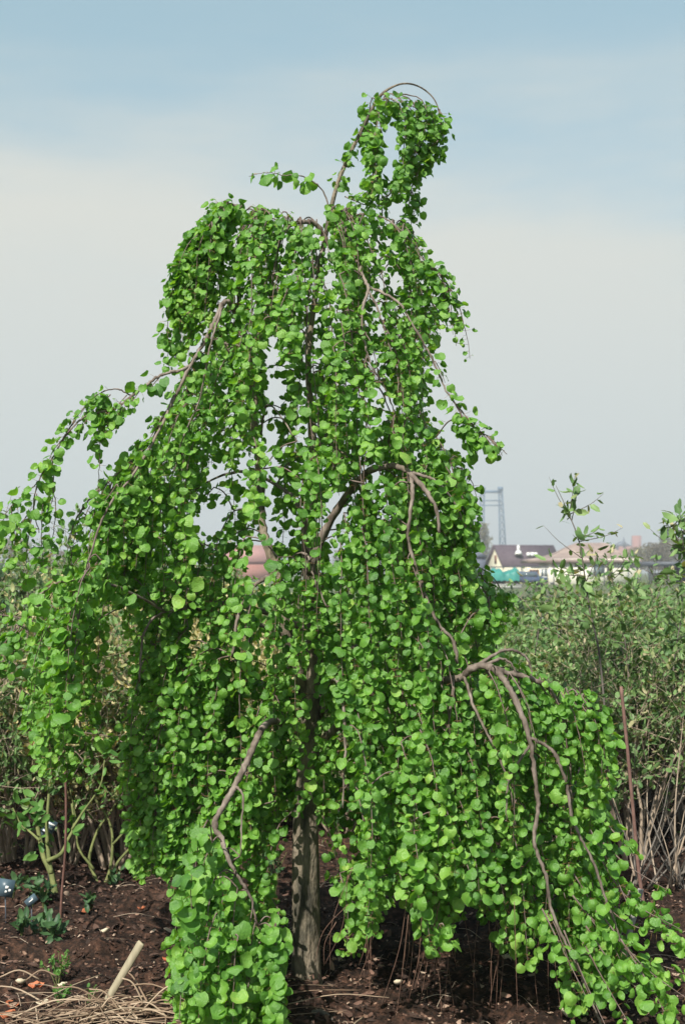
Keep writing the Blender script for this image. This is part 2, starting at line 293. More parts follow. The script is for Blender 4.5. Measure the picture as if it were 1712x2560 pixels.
gw = MB(); c = (g0+g1)/2; dn = norm(np.array((-(g1-g0)[1], (g1-g0)[0]))); dn = dn if dn[1] < 0 else -dn
gw.box((*(c+dn*.03), PS(0, 1398, D1)[2]), (.5, .12, 1.1), math.atan2(*(g1-g0)[::-1])); part(gw, 'window', 'brown', h1)
# thatched, hipped house
D2 = 165; base = (PS(1470, 1440, D2)[0], D2, 0); h2 = empty('house', base, label='low cream house with a broad weathered pinkish hipped roof and tall glazed doors', cat='house')
w = MB(); boxat(w, 1371, 1598, 1397, 1475, D2+.45, 8); part(w, 'wall', 'cream2', h2)
w2 = MB(); boxat(w2, 1318, 1370.7, 1418, 1472, D2+.6, 5); part(w2, 'side_wing', 'cream', h2)
P_ = lambda x, y, Yd: PS(x, y, Yd)
fl, fr, bl, b_r = P_(1322, 1400, D2), P_(1606, 1403, D2), P_(1326, 1400, D2), P_(1602, 1403, D2)
bl = np.array((fl[0]+.3, D2+10.5, fl[2])); b_r = np.array((fr[0]-.3, D2+10.5, fr[2])); ra, rb = PS(1440, 1357, D2+5), PS(1515, 1357, D2+5)
fm = np.array(((fl[0]+fr[0])/2+1, D2, fl[2]+.02))
def surf(a, b, c, d, n=10):    # slightly sagging quad grid a-b bottom, d-c top
    u, vv = np.meshgrid(np.linspace(0, 1, n+1), np.linspace(0, 1, n+1)); u = u[..., None]; vv = vv[..., None]
    Pp = (1-vv)*((1-u)*a+u*b)+vv*((1-u)*d+u*c); Pp[..., 2] -= (.38*np.sin(math.pi*vv)+.05*np.sin(7*u+5*vv))[..., 0]*np.sin(math.pi*vv)[..., 0]
    ii = np.arange(n)[:, None]*(n+1); jj = np.arange(n)[None]; r.add(Pp.reshape(-1, 3), np.stack([ii+jj, ii+jj+1, ii+n+2+jj, ii+n+1+jj], -1))
r = MB(); surf(fl, fr, rb, ra, 14); surf(fr, b_r, rb, rb); surf(b_r, bl, ra, rb); surf(bl, fl, ra, ra)
lo = np.array((0, 0, -.3)); r.add([fl, fr, b_r, bl, fl+lo, fr+lo, b_r+lo, bl+lo], [(0, 4, 5, 1), (1, 5, 6, 2), (2, 6, 7, 3), (3, 7, 4, 0), (4, 7, 6, 5)])
part(r, 'roof', 'roof_pink', h2, True)
for a in ((1378, 1388, 1402, 1417), (1399, 1412, 1402, 1420), (1436, 1444, 1402, 1416)): window(*a, D2+.44, h2, 'glass', 'brown', 0)
window(1468, 1483, 1403, 1440, D2+.44, h2, 'white', 'white', 0); window(1484, 1508, 1397, 1440, D2+.44, h2, 'glass_b', 'steel_dark', 1)
window(1322, 1346, 1424, 1448, D2+.59, h2, 'glass', 'brown', 2); window(1350, 1369, 1421, 1444, D2+.59, h2, 'glass', 'white', 1)
d = MB(); boxat(d, 1516, 1530, 1418, 1470, D2+.38, .1); part(d, 'dark_doorway', 'dark', h2)  # near-black slab: the darkness of the doorway put in as colour
window(1540, 1556, 1402, 1416, D2+.44, h2); window(1374, 1384, 1456, 1467, D2+.44, h2, 'glass', 'steel_dark', 0); window(1415, 1424, 1456, 1467, D2+.44, h2, 'glass', 'steel_dark', 0)
# dark carport at far right
D3 = 150; base = (PS(1680, 1450, D3)[0], D3, 0); h3 = empty('carport', base, label='dark flat-roofed open shed on posts at the right edge beside the low house', cat='shed')
r = MB(); boxat(r, 1606, 1790, 1404, 1415, D3, 7); part(r, 'roof', 'steel_dark', h3)
for x in (1622, 1660, 1700, 1745, 1780): 
    for yy in (.3, 6.5): q = MB(); p = PS(x, 1430, D3+.3); q.box((p[0], D3+yy, 1.1), (.16, .16, 2.35)); part(q, 'post', 'brown' if x == 1660 else 'steel_dark', h3)
q = MB(); boxat(q, 1626, 1658, 1432, 1452, D3+3, .2); part(q, 'back_wall', 'concrete', h3)
q = MB(); boxat(q, 1675, 1785, 1416, 1460, D3+6.8, .2); part(q, 'back_wall', 'dark', h3)  # back sheet near black: shade inside the open shed painted on
# long rail on posts in front of the houses
D4 = 145; base = (PS(1450, 1450, D4)[0], D4, 0); f = empty('frame_fence', base, label='long thin dark rail on slim posts running in front of the houses', cat='fence')
q = MB(); boxat(q, 1225, 1604, 1416, 1418.6, D4, .1); part(q, 'rail', 'steel_dark', f)
for x in (1236, 1303, 1384, 1450, 1510, 1570, 1600): q = MB(); boxat(q, x-1.2, x+1.2, 1418.7, 1466, D4, .1); part(q, 'post', 'steel_dark', f)
# slate shed, pink hut, white wall
D5 = 190; q = MB(); a, c = PS(1150, 1466, D5), PS(1214, 1392, D5); q.box(((a[0]+c[0])/2, D5+3, c[2]/2-.1), (c[0]-a[0], 6, c[2]+.1)); t = empty('shed', (a[0], D5, 0), label='blue-grey slate clad shed half hidden behind the weeping tree\'s right edge', cat='shed'); part(q, 'wall', 'slate', t)
r = MB(); prism(r, [(a[0]-.3, c[2]), (c[0]+.3, c[2]), ((a[0]+c[0])/2, c[2]+.9)], D5-.3, D5+6.3); part(r, 'roof', 'slate', t)
window(1178, 1188, 1405, 1420, D5-.01, t, 'glass', 'white', 0)
D6 = 140; t = empty('hut', (PS(1175, 0, D6)[0], D6, 0), label='small pink brick hut between weeping tree and teal tarpaulin', cat='hut'); q = MB(); boxat(q, 1160, 1187, 1436, 1464, D6, 3); part(q, 'wall', 'pink', t); r = MB(); boxat(r, 1158, 1189, 1432, 1435.9, D6-.2, 3.4); part(r, 'roof', 'concrete', t)
D7 = 120; q = MB(); a, c = PS(1150, 1474, D7), PS(1303, 1463, D7); q.box(((a[0]+c[0])/2, D7, c[2]/2), (c[0]-a[0], .3, c[2])); q.box(((a[0]+c[0])/2, D7, c[2]+.04), (c[0]-a[0]+.1, .4, .08)); tag(q.build('low_wall', M['concrete']), 'low pale concrete wall in front of the teal tarpaulin', 'wall')
# trailer under tarp
D8 = 135; b8 = (PS(1262, 0, D8)[0], D8, 0); t = empty('trailer', b8, label='red flatbed trailer loaded high under a teal green tarpaulin', cat='trailer')
q = MB(); boxat(q, 1229, 1292, 1450, 1457, D8, 2.2); part(q, 'bed', 'red', t)
a, c = PS(1228, 1452, D8), PS(1297, 1420, D8); u, vv = np.meshgrid(np.linspace(0, 1, 24), np.linspace(0, 1, 14)); ang = vv*math.pi
cx = a[0]+(c[0]-a[0])*u; hh = (c[2]-a[2])*(.86+.13*np.sin(u*9)+.05*np.sin(u*23)); sag = 1-.0*u
yy = D8+1.1-1.35*np.cos(ang); zz = a[2]+hh*np.abs(np.sin(ang))**.35+.04*np.sin(u*31+vv*9)
q = MB(); ii = np.arange(13)[:, None]*24; jj = np.arange(23)[None]; q.add(np.stack([cx, yy, zz], -1), np.stack([ii+jj, ii+jj+1, ii+25+jj, ii+24+jj], -1))
for e in (0, 23): 
    n0 = 14; q.add(np.concatenate([np.stack([cx[:, e], yy[:, e], zz[:, e]], -1), [[cx[0, e], D8+1.1, a[2]]]]), None, [(k, k+1, n0) for k in range(n0-1)])
part(q, 'tarpaulin', 'tarp', t, True)
for x in (1240, 1252, 1284): q = MB(); p = PS(x, 0, D8); q.tube([(p[0], D8-.05, .4), (p[0], D8+.25, .4)], .4, 14); part(q, 'wheel', 'rubber', t)
# parked car
D9 = 138; b9 = (PS(1320, 0, D9)[0], D9, 0); t = empty('parked_car', b9, label='dark blue car parked beside the teal tarpaulin in front of the cream house', cat='car')
x0 = b9[0]-1.5; q = MB(); prism(q, [(x0, .35), (x0+3.4, .35), (x0+3.4, .85), (x0+2.7, .95), (x0+2.2, 1.42), (x0+.7, 1.45), (x0+.15, .95), (x0, .85)], D9, D9+1.6); part(q, 'body', 'blue_car', t)
q = MB(); prism(q, [(x0+.5, .95), (x0+2.45, .95), (x0+2.1, 1.34), (x0+.8, 1.36)], D9-.02, D9+1.62); part(q, 'window', 'glass', t)
for xx in (.7, 2.7):
    for yy in (-.05, 1.45): q = MB(); q.tube([(x0+xx, D9+yy, .31), (x0+xx, D9+yy+.2, .31)], .31, 14); part(q, 'wheel', 'rubber', t)
# lift bridge portal, far off
DB = 620; base = (PS(1228, 0, DB)[0], DB, 0); t = empty('lift_bridge', base, label='tall hazy blue steel portal of a lift bridge with two lattice towers', cat='bridge')
for xa, xb in ((1206, 1199), (1250, 1259)):
    q = MB(); zt = PS(0, 1226, DB)[2]; top = PS(xa, 1226, DB)[0]; bot = PS(xb, 1226, DB)[0]; w0, w1 = .75, 1.5
    for s1 in (-1, 1):
        for s2 in (-1, 1): q.tube([(bot+s1*w1, DB+s2*w1, 0), (top+s1*w0, DB+s2*w0, zt+1.2)], .17, 4)
    n = 12
    for k in range(n):
        f0, f1 = k/n, (k+1)/n
        for s2 in (-1, 1):
            pa = lambda f, s: (bot+(top-bot)*f+s*(w1+(w0-w1)*f), DB+s2*(w1+(w0-w1)*f), zt*f)
            q.tube([pa(f0, -1), pa(f1, 1)], .09, 4); q.tube([pa(f0, 1), pa(f1, -1)], .09, 4); q.tube([pa(f1, -1), pa(f1, 1)], .11, 4)
    part(q, 'tower', 'bridge', t)
for ya, yb, xa, xb, dep in ((1226, 1232, 1204, 1252, 2), (1250, 1252.5, 1205, 1251, 1), (1262, 1264.5, 1204, 1252, 1)):
    q = MB(); boxat(q, xa, xb, ya, yb, DB-1, dep); part(q, 'cross_beam', 'bridge', t)
for xa in (1206, 1250): q = MB(); p = PS(xa, 1222, DB); q.box((p[0], DB, p[2]), (2.2, 2.2, 1.6)); part(q, 'pulley_housing', 'bridge', t)
# church
DC = 900; t = empty('church', (PS(1594, 0, DC)[0], DC, 0), label='distant brick church with square tower and a small spire on the skyline', cat='church')
q = MB(); boxat(q, 1582, 1602, 1339, 1430, DC, 6); part(q, 'tower', 'brick', t); q = MB(); boxat(q, 1546, 1598, 1364, 1430, DC+6.2, 12); part(q, 'nave', 'brick', t)
q = MB(); a, c = PS(1544, 1364, DC), PS(1581, 1352, DC); prism(q, [(a[0], a[2]), (c[0], a[2]), ((a[0]+c[0])/2, c[2])], DC+5.8, DC+18.5); part(q, 'roof', 'slate', t)
q = MB(); p = PS(1562, 1362, DC); q.tube([p+(0, 5, 0), p+(0, 5, 2), p+(0, 5, 5.5)], [1.1, 1, .05], 8); part(q, 'spire', 'slate', t)
DP = 260; t = empty('house', (PS(620, 0, DP)[0], DP, 0), label='distant pink roofed house glimpsed through gaps in the middle of the weeping tree', cat='house')
q = MB(); boxat(q, 560, 690, 1405, 1455, DP, 8); part(q, 'wall', 'brick', t); q = MB(); a, c = PS(555, 1405, DP), PS(695, 1362, DP); q.add([(a[0], DP-.4, a[2]), (c[0], DP-.4, a[2]), (c[0], DP+8.4, a[2]), (a[0], DP+8.4, a[2]), (a[0]+.6, DP+4, c[2]), (c[0]-.6, DP+4, c[2])], [(0, 1, 5, 4), (2, 3, 4, 5), (0, 3, 2, 1)], [(1, 2, 5), (3, 0, 4)]); part(q, 'roof', 'pink', t)
# ------------------------------------------------------------------ far trees
def far_tree(name, loc, H, rw, m, label, group, nleaf=1400, seed=1, columnar=False, leafs=.35, cat='tree'):
    r_ = np.random.default_rng(seed); t = empty(name, loc, label=label, cat=cat, group=group)
    q = MB(); q.tube(cr([(0, 0, -.2), (.1, 0, H*.3), (0, .1, H*.6), (.1, 0, H*.95)], 3), np.linspace(H*.018, H*.003, 10), 5)
    tips = []
    for k in range(26):
        z0 = H*r_.uniform(.18, .85); a = r_.uniform(0, 6.28); f = 1-(z0/H)
        L_ = rw*(r_.uniform(.5, 1))*(1 if not columnar else .8)*min(1, .45+f*1.2); e = np.array((math.cos(a)*L_, math.sin(a)*L_, H*(.12 if not columnar else .22)*r_.uniform(.7, 1.5)))
        p0 = np.array((.05, 0, z0)); pts = cr([p0, p0+e*(.5, .5, .35), p0+e], 3); q.tube(pts, np.linspace(H*.006, H*.0015, len(pts)), 4)
        for _ in range(5):
            s_ = pts[r_.integers(2, len(pts))]; d_ = r_.standard_normal(3)*(1, 1, .8)*rw*.28+(0, 0, H*.05); q.tube([s_, s_+d_*.5, s_+d_], [H*.002, H*.0015, H*.0008], 3); tips.append((s_, d_))
    q.build('trunk', M['stem_grey'], t)
    c = MB(); idx = r_.integers(0, len(tips), nleaf); u = r_.uniform(.1, 1.2, nleaf)[:, None]
    P0 = np.array([tips[k][0] for k in idx])+u*np.array([tips[k][1] for k in idx])+r_.standard_normal((nleaf, 3))*rw*.10
    P0[:, 2] = np.minimum(P0[:, 2], H*1.02)
    leaves(c, P0, r_.standard_normal((nleaf, 3)), r_.standard_normal((nleaf, 3)), r_.uniform(.6, 1.3, nleaf)*leafs, np.zeros(nleaf), np.zeros(nleaf), LS, r_)
    c.build('crown', M[m], t, smooth=True); return t
g = 'trees on the far skyline'
for k, (x, ytop, Yd, rw) in enumerate([(1188, 1318, 330, 1.8), (1213, 1312, 340, 1.9)]):
    p = PS(x, ytop, Yd); far_tree('poplar_tree', (p[0], Yd, 0), p[2], rw, ['far_leaf2', 'far_leaf'][k], ['hazy greyish bare poplar left of the blue bridge portal', 'hazy yellow-green poplar just in front of the blue bridge portal'][k], 'poplars by the bridge', 1500, 20+k, True, .38)
p = PS(1661, 1322, 420); far_tree('conifer_tree', (p[0], 420, 0), p[2], 2.0, 'far_green', 'narrow green tree standing tallest above the right skyline', None, 1800, 31, True, .5)
protos = [far_tree('broadleaf_tree', (0, 500, 0), 9, 4.2, m, 'budding bare tree in the hazy line on the far skyline', g, 2200, 40+k, False, .5) for k, m in enumerate(('far_leaf2', 'far_leaf', 'far_leaf2'))]
spots = [(-40, 1378), (40, 1352), (110, 1372), (170, 1380), (235, 1368), (290, 1342), (330, 1365), (420, 1380), (760, 1385), (860, 1378), (960, 1382), (1060, 1380), (1130, 1375), (1590, 1372), (1625, 1368), (1645, 1360), (1690, 1352), (1720, 1350), (1770, 1360)]
sides = ['budding hazy tree on the skyline left of the weeping tree', 'budding hazy tree on the skyline behind the weeping tree', 'budding brownish tree on the skyline beyond the pink-roofed house']
for k, (x, yt) in enumerate(spots):
    Yd = 300+30*(k*7 % 5); p = PS(x, yt, Yd); o = protos[k] if k < 3 else copy_tree(protos[k % 3], (0, 0, 0))
    s_ = p[2]/9; o.location = (p[0], Yd, 0); o.rotation_euler = (0, 0, k*1.7); o.scale = (s_*1.15, s_*1.15, s_)
    o['label'] = sides[0 if x < 450 else (1 if x < 1200 else 2)]
# ------------------------------------------------------------------ shrubs
def shrub(name, seed, H, spread, nst, leafm, stemm, leafn=2200, lsize=.045, lv=3, arch=0, base=(0, 0, 0), buds=True):
    r_ = np.random.default_rng(seed); q = MB(); segs = []
    def grow(p, d, L_, rad, lev):
        n = 5; pts = [p]; dd = d.copy()
        for k in range(n):
            dd = norm(dd+r_.standard_normal(3)*.16+np.array((0, 0, .10 if lev < 2 else .03))); pts.append(pts[-1]+dd*L_/n)
        pts = np.array(pts); r1 = rad*.55; q.tube(pts, np.linspace(rad, r1, n+1), 5 if lev == 0 else 3, cap=False)
        if lev >= 1: segs.append(pts)
        if lev < lv:
            for k in range(r_.integers(3, 5) if lev else r_.integers(4, 7)):
                i0 = r_.integers(2, n+1); a = norm(dd*.6+r_.standard_normal(3)*(.75, .75, .45)+np.array((0, 0, .25)))
                grow(pts[i0], a, L_*r_.uniform(.45, .75), max(r1*r_.uniform(.5, .8), .0012), lev+1)
    for k in range(nst):
        a = k*6.283/nst+r_.uniform(-.4, .4); tl = r_.uniform(.15, .85)*spread
        grow(np.array((.05*math.cos(a), .05*math.sin(a), -.03)), norm(np.array((math.cos(a)*tl, math.sin(a)*tl, 1))), H*.52*r_.uniform(.8, 1.1), .009*r_.uniform(.7, 1.2), 0)
    c = MB(); S_ = np.array(segs); idx = r_.integers(0, len(S_), leafn); k = r_.integers(0, 5, leafn); u = r_.uniform(0, 1, leafn)[:, None]
    P0 = S_[idx, k]*(1-u)+S_[idx, k+1]*u; tip = norm(S_[idx, k+1]-S_[idx, k])*.7+norm(r_.standard_normal((leafn, 3)))*.8+np.array((0, 0, .15))
    nor = r_.standard_normal((leafn, 3))*.6+np.array((-.2, -.35, .9)); sz = r_.uniform(.45, 1.15, leafn)*lsize
    leaves(c, P0, tip, nor, sz, r_.uniform(-.1, .2, leafn), r_.uniform(0, .5, leafn), LS, r_)
    t = empty(name, base); q.build('stems', M[stemm], t); c.build('foliage', M[leafm], t, smooth=True); return t
pa = shrub('nursery_shrub', 3, 1.38, .75, 11, 'shrub_leaf', 'stem', 6500, .046)
pb = shrub('nursery_shrub', 4, 1.30, .9, 12, 'shrub_leaf', 'stem_grey', 5500, .05)
pc = shrub('nursery_shrub', 5, 1.25, .8, 13, 'shrub_leaf_pale', 'stem', 8500, .036)
pd_ = shrub('evergreen_shrub', 6, 1.2, .8, 12, 'shrub_leaf_dark', 'stem_grey', 5200, .07)
pe = shrub('nursery_shrub', 8, 1.35, .8, 14, 'shrub_leaf', 'stem', 4500, .040)
first = set()
def place(pr, X_, Y_, sc, rz, label, group):
    if id(pr) in first: o = copy_tree(pr, (X_, Y_, 0), rz, sc)
    else: first.add(id(pr)); o = pr; o.location = (X_, Y_, 0); o.rotation_euler = (0, 0, rz); o.scale = (sc,)*3
    tag(o, label, 'shrub', group); return o
gr_ = 'shrubs in rows behind the weeping tree'
near = [  # (src px x, Y, proto, scale, label)
 (40, 6.9, pe, 1.2, 'twiggy shrub with sparse small leaves nearest the left edge, behind the blue-grey tag'),
 (-70, 6.6, pa, .8, 'dense green shrub cut by the left edge just behind the dark blue tag'),
 (170, 6.9, pe, .85, 'low twiggy green shrub directly behind the mossy stems'),
 (400, 7.0, pa, .75, 'green shrub glimpsed under the left side of the weeping tree'),
 (285, 6.9, pc, 1.08, 'pale straw-coloured twiggy shrub seen in the gap at the left of the weeping tree'),
 (520, 7.6, pc, .95, 'pale yellowish shrub behind the left half of the weeping tree'),
 (860, 7.5, pe, .8, 'thin leafy shrub behind the trunk of the weeping tree'),
 (1080, 7.3, pb, .85, 'green shrub behind the right skirt of the weeping tree'),
 (1400, 7.3, pa, .9, 'dense small-leaved green shrub just right of the weeping tree'),
 (1590, 6.95, pe, 1.04, 'bare-legged grey-stemmed shrub behind the rusty rod'),
 (1735, 7.3, pb, 1.12, 'leafy shrub with pale twigs cut off by the right edge'),
]
for k, (x, Yd, pr, sc, lb) in enumerate(near): place(pr, (x-856)*Yd/FPX, Yd, sc, k*1.3, lb, gr_)
kk = 0
for Yd, n in ((8.3, 7), (9.4, 8), (10.8, 8), (12.4, 9), (14.4, 10), (17, 11), (20.5, 12), (26, 13), (34, 14)):
    for k in range(n):
        x = -110+(1930)*(k+.5+rng.uniform(-.25, .25))/n; kk += 1
        left = x < 560; mid = 560 <= x < 1180
        if Yd > 13 and 1260 < x < 1480: pr, lb = pd_, 'dark evergreen shrub in the clump in front of the thatched house'
        elif x < 60 and Yd in (9.4, 12.4): pr, lb = pd_, 'dark evergreen shrub deep in the bed at the left edge'
        elif 200 < x < 620 and Yd < 11: pr, lb = pc, 'straw-yellow twiggy shrub in the rows left behind the weeping tree'
        else: pr, lb = (pa, pb, pa)[kk % 3], [z_.replace('far rows', 'nearer rows') if Yd < 13 else z_ for z_ in ('small-leaved green shrub in the far rows left of the weeping tree', 'small-leaved green shrub in the far rows hidden behind the weeping tree', 'small-leaved green shrub in the far rows right of the weeping tree')][0 if left else (1 if mid else 2)]
        top = 1.4-((1470 if x < 1480 else 1440)-HOR)*Yd/FPX if not left else 1.4-(1365-HOR)*Yd/FPX
        hh_ = {id(pa): 1.42, id(pb): 1.36, id(pc): 1.3, id(pd_): 1.28}[id(pr)]
        place(pr, (x-856)*Yd/FPX, Yd+rng.uniform(-.04, .04)*Yd, max(.55, min(top, 1.75)/hh_*rng.uniform(.82, 1.08)), kk*2.1, lb, gr_)
# tall leafy shoots rising out of the bed
def shoot(name, pts, Yd, r0, lsize, nl, label, seed, side=7, m='shrub_leaf', zone=(.0, 1), cat='shrub', stem='stem_grey', blen=.16):
    r_ = np.random.default_rng(seed); P0 = np.array([PD(x, y, Yd) for x, y in pts]); b = (P0[0][0], Yd, 0); t = empty(name, b, label=label, cat=cat)
    P1 = cr(P0, 6); q = MB(); q.tube(P1, np.linspace(r0, r0*.2, len(P1)), 6); c = MB(); pos = []; tips = []
    tw = []
    for k in range(side):
        i0 = int(len(P1)*r_.uniform(zone[0]*.9+.05, zone[1]-.1)); d_ = norm(r_.standard_normal(3)*(1, .7, .4)+np.array((0, 0, .6)))*blen*r_.uniform(.6, 1.5); s_ = cr([P1[i0], P1[i0]+d_*.6, P1[i0]+d_+(0, 0, .02)], 4); q.tube(s_, np.linspace(r0*.4, r0*.12, len(s_)), 4); tw.append(s_)
    z0, z1 = int(len(P1)*zone[0]), int(len(P1)*zone[1])
    for k in range(nl):
        s_ = tw[r_.integers(0, len(tw))] if r_.uniform() < .7 else P1[z0:z1]; i0 = r_.integers(1, len(s_)); pos.append(s_[i0]); tips.append(norm(s_[i0]-s_[i0-1])*.4+norm(r_.standard_normal(3)))
    nor = r_.standard_normal((nl, 3))*.5+np.array((-.2, -.3, .9)); leaves(c, pos, tips, nor, r_.uniform(.5, 1.15, nl)*lsize, r_.uniform(-.1, .2, nl), r_.uniform(0, .4, nl), LS, r_)
    q.build('stem', M[stem], t, base=b, smooth=True); c.build('foliage', M[m], t, base=b, smooth=True); return t
shoot('sapling', [(1400, 1830), (1385, 1640), (1370, 1490), (1350, 1400), (1338, 1320), (1325, 1240), (1305, 1185), (1290, 1150), (1272, 1112)], 6.5, .006, .062, 130, 'tall leafy shoot with a bare whip tip rising in front of the houses', 51, 15, zone=(.3, .86))
shoot('sapling', [(1640, 1830), (1620, 1600), (1600, 1400), (1575, 1290), (1545, 1225), (1522, 1196)], 6.2, .006, .07, 110, 'leafy shoot leaning in from the right edge above the skyline', 52, 14, zone=(.45, 1))
shoot('sapling', [(1450, 1750), (1440, 1560), (1420, 1400), (1400, 1330), (1385, 1270)], 7.2, .005, .055, 90, 'slender leafy shoot just right of the tallest one, in front of the pink roof', 53, 12, zone=(.35, 1))
shoot('sapling', [(90, 1830), (105, 1600), (70, 1400), (50, 1250), (40, 1150)], 6.6, .005, .05, 80, 'thin leafy shoot rising at the left edge under the drooping arm', 54, 12, zone=(.4, 1))
shoot('sapling', [(60, 1850), (100, 1600), (130, 1380), (160, 1240), (180, 1190)], 7.0, .004, .045, 60, 'thin twiggy shoot between the left arm and the weeping crown', 55, 12, zone=(.4, 1))
shoot('sapling', [(20, 1850), (10, 1600), (0, 1400), (-10, 1250), (0, 1165)], 6.9, .005, .05, 80, 'leafy shoot cut off by the left edge above the shrubs', 56, 12, zone=(.4, 1))
for k_, (pts_, Yd_, lb_) in enumerate([([(1215, 1700), (1225, 1500), (1240, 1400), (1235, 1345)], 8.0, 'short leafy shoot beside the right edge of the weeping crown, below the tarpaulin'), ([(1500, 1750), (1490, 1500), (1505, 1380), (1490, 1300)], 7.4, 'leafy shoot in front of the dark open shed'), ([(1560, 1750), (1540, 1550), (1560, 1400), (1555, 1320)], 7.0, 'forked leafy shoot below the right edge sapling'), ([(1300, 1750), (1290, 1560), (1275, 1430), (1280, 1375)], 7.6, 'low leafy shoot in front of the dark-roofed house')]):
    shoot('sapling', pts_, Yd_, .005, .052, 90, lb_, 60+k_, 14, zone=(.25, 1))
# mossy green stemmed bush at left
Yd = 6.0; b = (PD(130, 2085, Yd)[0], Yd, 0); t = empty('mossy_shrub', b, label='small bush with thick mossy yellow-green forked stems by the brown cane', cat='shrub')
Q = [([(140, 2100), (128, 2050), (118, 2000), (100, 1960), (92, 1920), (80, 1870), (60, 1820)], .016), ([(118, 2000), (112, 1960), (108, 1900), (112, 1830), (118, 1760)], .011), ([(108, 1972), (140, 1955), (155, 1925), (170, 1890), (165, 1840)], .010), ([(92, 1925), (70, 1905), (50, 1890), (30, 1850)], .006), ([(165, 1900), (190, 1860), (230, 1800), (240, 1740)], .006)]
pos = []; tp = []
for pts, r0 in Q:
    P1 = cr([PD(x, y, Yd+.03*k) for k, (x, y) in enumerate(pts)], 5); q = MB(); q.tube(P1, np.linspace(r0, r0*.45, len(P1)), 8); part(q, 'stem', 'stem_green', t, True)
    for k in range(14): i0 = rng.integers(len(P1)//2, len(P1)); pos.append(P1[i0]+rng.standard_normal(3)*.03); tp.append(rng.standard_normal(3)+np.array((0, 0, -.2)))
c = MB(); n = len(pos); leaves(c, pos, tp, rng.standard_normal((n, 3))*.4+np.array((-.2, -.5, .7)), rng.uniform(.04, .075, n), np.full(n, .1), np.full(n, .2), LS); part(c, 'foliage', 'weed', t, True)
# second mossy bush
Yd = 6.5; b = (PD(250, 2030, Yd)[0], Yd, 0); t = empty('mossy_shrub', b, label='forked pale mossy-stemmed bush standing between the brown cane and the weeping tree', cat='shrub')
for pts, r0 in [([(230, 2040), (215, 2000), (205, 1965), (225, 1900), (260, 1850), (290, 1790)], .010), ([(232, 2040), (250, 2000), (258, 1940), (250, 1880), (200, 1800), (190, 1740)], .009), ([(240, 2035), (270, 1975), (310, 1930), (340, 1890), (350, 1830)], .008), ([(258, 1935), (300, 1885), (310, 1850), (300, 1780)], .006), ([(215, 1990), (180, 1940), (175, 1880), (160, 1800)], .007)]:
    P1 = cr([PD(x, y, Yd+.03*k) for k, (x, y) in enumerate(pts)], 5); q = MB(); q.tube(P1, np.linspace(r0, r0*.4, len(P1)), 7); part(q, 'stem', 'stem_green', t, True)
# grey brushwood leaning at right
Yd = 6.3; b = (PD(1500, 1990, Yd)[0], Yd, 0); t = empty('bare_shrub', b, label='fan of bare grey leafless stems at the lower right edge', cat='shrub', )
r_ = np.random.default_rng(77)
for k in range(26):
    x0 = 1480+r_.uniform(-50, 90); x1 = x0+r_.uniform(-150, 230); y1 = r_.uniform(1620, 1880); P1 = cr([PD(x0, 2015+r_.uniform(-10, 40), Yd), PD((x0+x1)/2+r_.uniform(-20, 20), (2010+y1)/2+30, Yd+r_.uniform(-.2, .3)), PD(x1, y1, Yd+r_.uniform(-.3, .5))], 5)
    q = MB(); q.tube(P1, np.linspace(r_.uniform(.0025, .007), .001, len(P1)), 5); part(q, 'stem', 'stem_grey' if k % 3 else 'stem', t, True)
# ------------------------------------------------------------------ canes and labels
def rod(name, pts, Yd, r0, m, label, cat):
    P1 = cr([PD(x, y, Yd) for x, y in pts], 5); q = MB(); q.tube(P1, np.linspace(r0, r0*.85, len(P1)), 8); o = q.build(name, M[m], smooth=True, base=tuple(P1[0])); o.location = P1[0]; tag(o, label, cat); return o
rod('metal_rod', [(1483, 2130), (1462, 2000), (1448, 1850), (1432, 1680), (1421, 1572)], 5.7, .0078, 'rust', 'rusty reddish metal rod standing upright at right in front of the shrubs', 'rod')
rod('cane', [(135, 2172), (137, 2150), (142, 2050), (150, 1950), (152, 1850), (150, 1760)], 5.35, .0055, 'cane', 'thin dark brown cane standing in the soil at lower left', 'cane')
def slab(name, a, b_, Yd, wid, th, m, label, cat, tilt=0, lean=0.0, shaved=True):
    p0, p1 = PD(*a, Yd), PD(*b_, Yd+lean); d = p1-p0; L_ = np.linalg.norm(d); d = d/L_; s_ = norm(np.cross(d, (math.sin(tilt), math.cos(tilt), 0))); nn = np.cross(d, s_)
    V = []
    for (u, w_) in ((0, .35), (.18, .92), (.975, 1), (1, .86)):
        for (sx, sn) in ((-1, -1), (1, -1), (1, 1), (-1, 1)): V.append(p0+d*L_*u+s_*sx*wid/2*w_+nn*sn*th/2)
    F = [(4*k+j, 4*k+(j+1) % 4, 4*k+4+(j+1) % 4, 4*k+4+j) for k in range(3) for j in range(4)]+[(0, 3, 2, 1), (12, 13, 14, 15)]
    o = MB().add(V, F).build(name, M[m], base=tuple(p0)); o.location = p0
    tag(o, label, cat); return o
slab('plant_label', (233, 2312), (324, 2158), 4.52, .025, .005, 'wood_label', 'tilted cream wooden plant label stuck among the dead stalks at lower left', 'label', .5, -.05)
slab('plant_label', (1398, 2304), (1466, 2035), 4.6, .020, .003, 'grey_label', 'grey plant label half hidden by leaves beside the rusty rod', 'label', .2, .03)
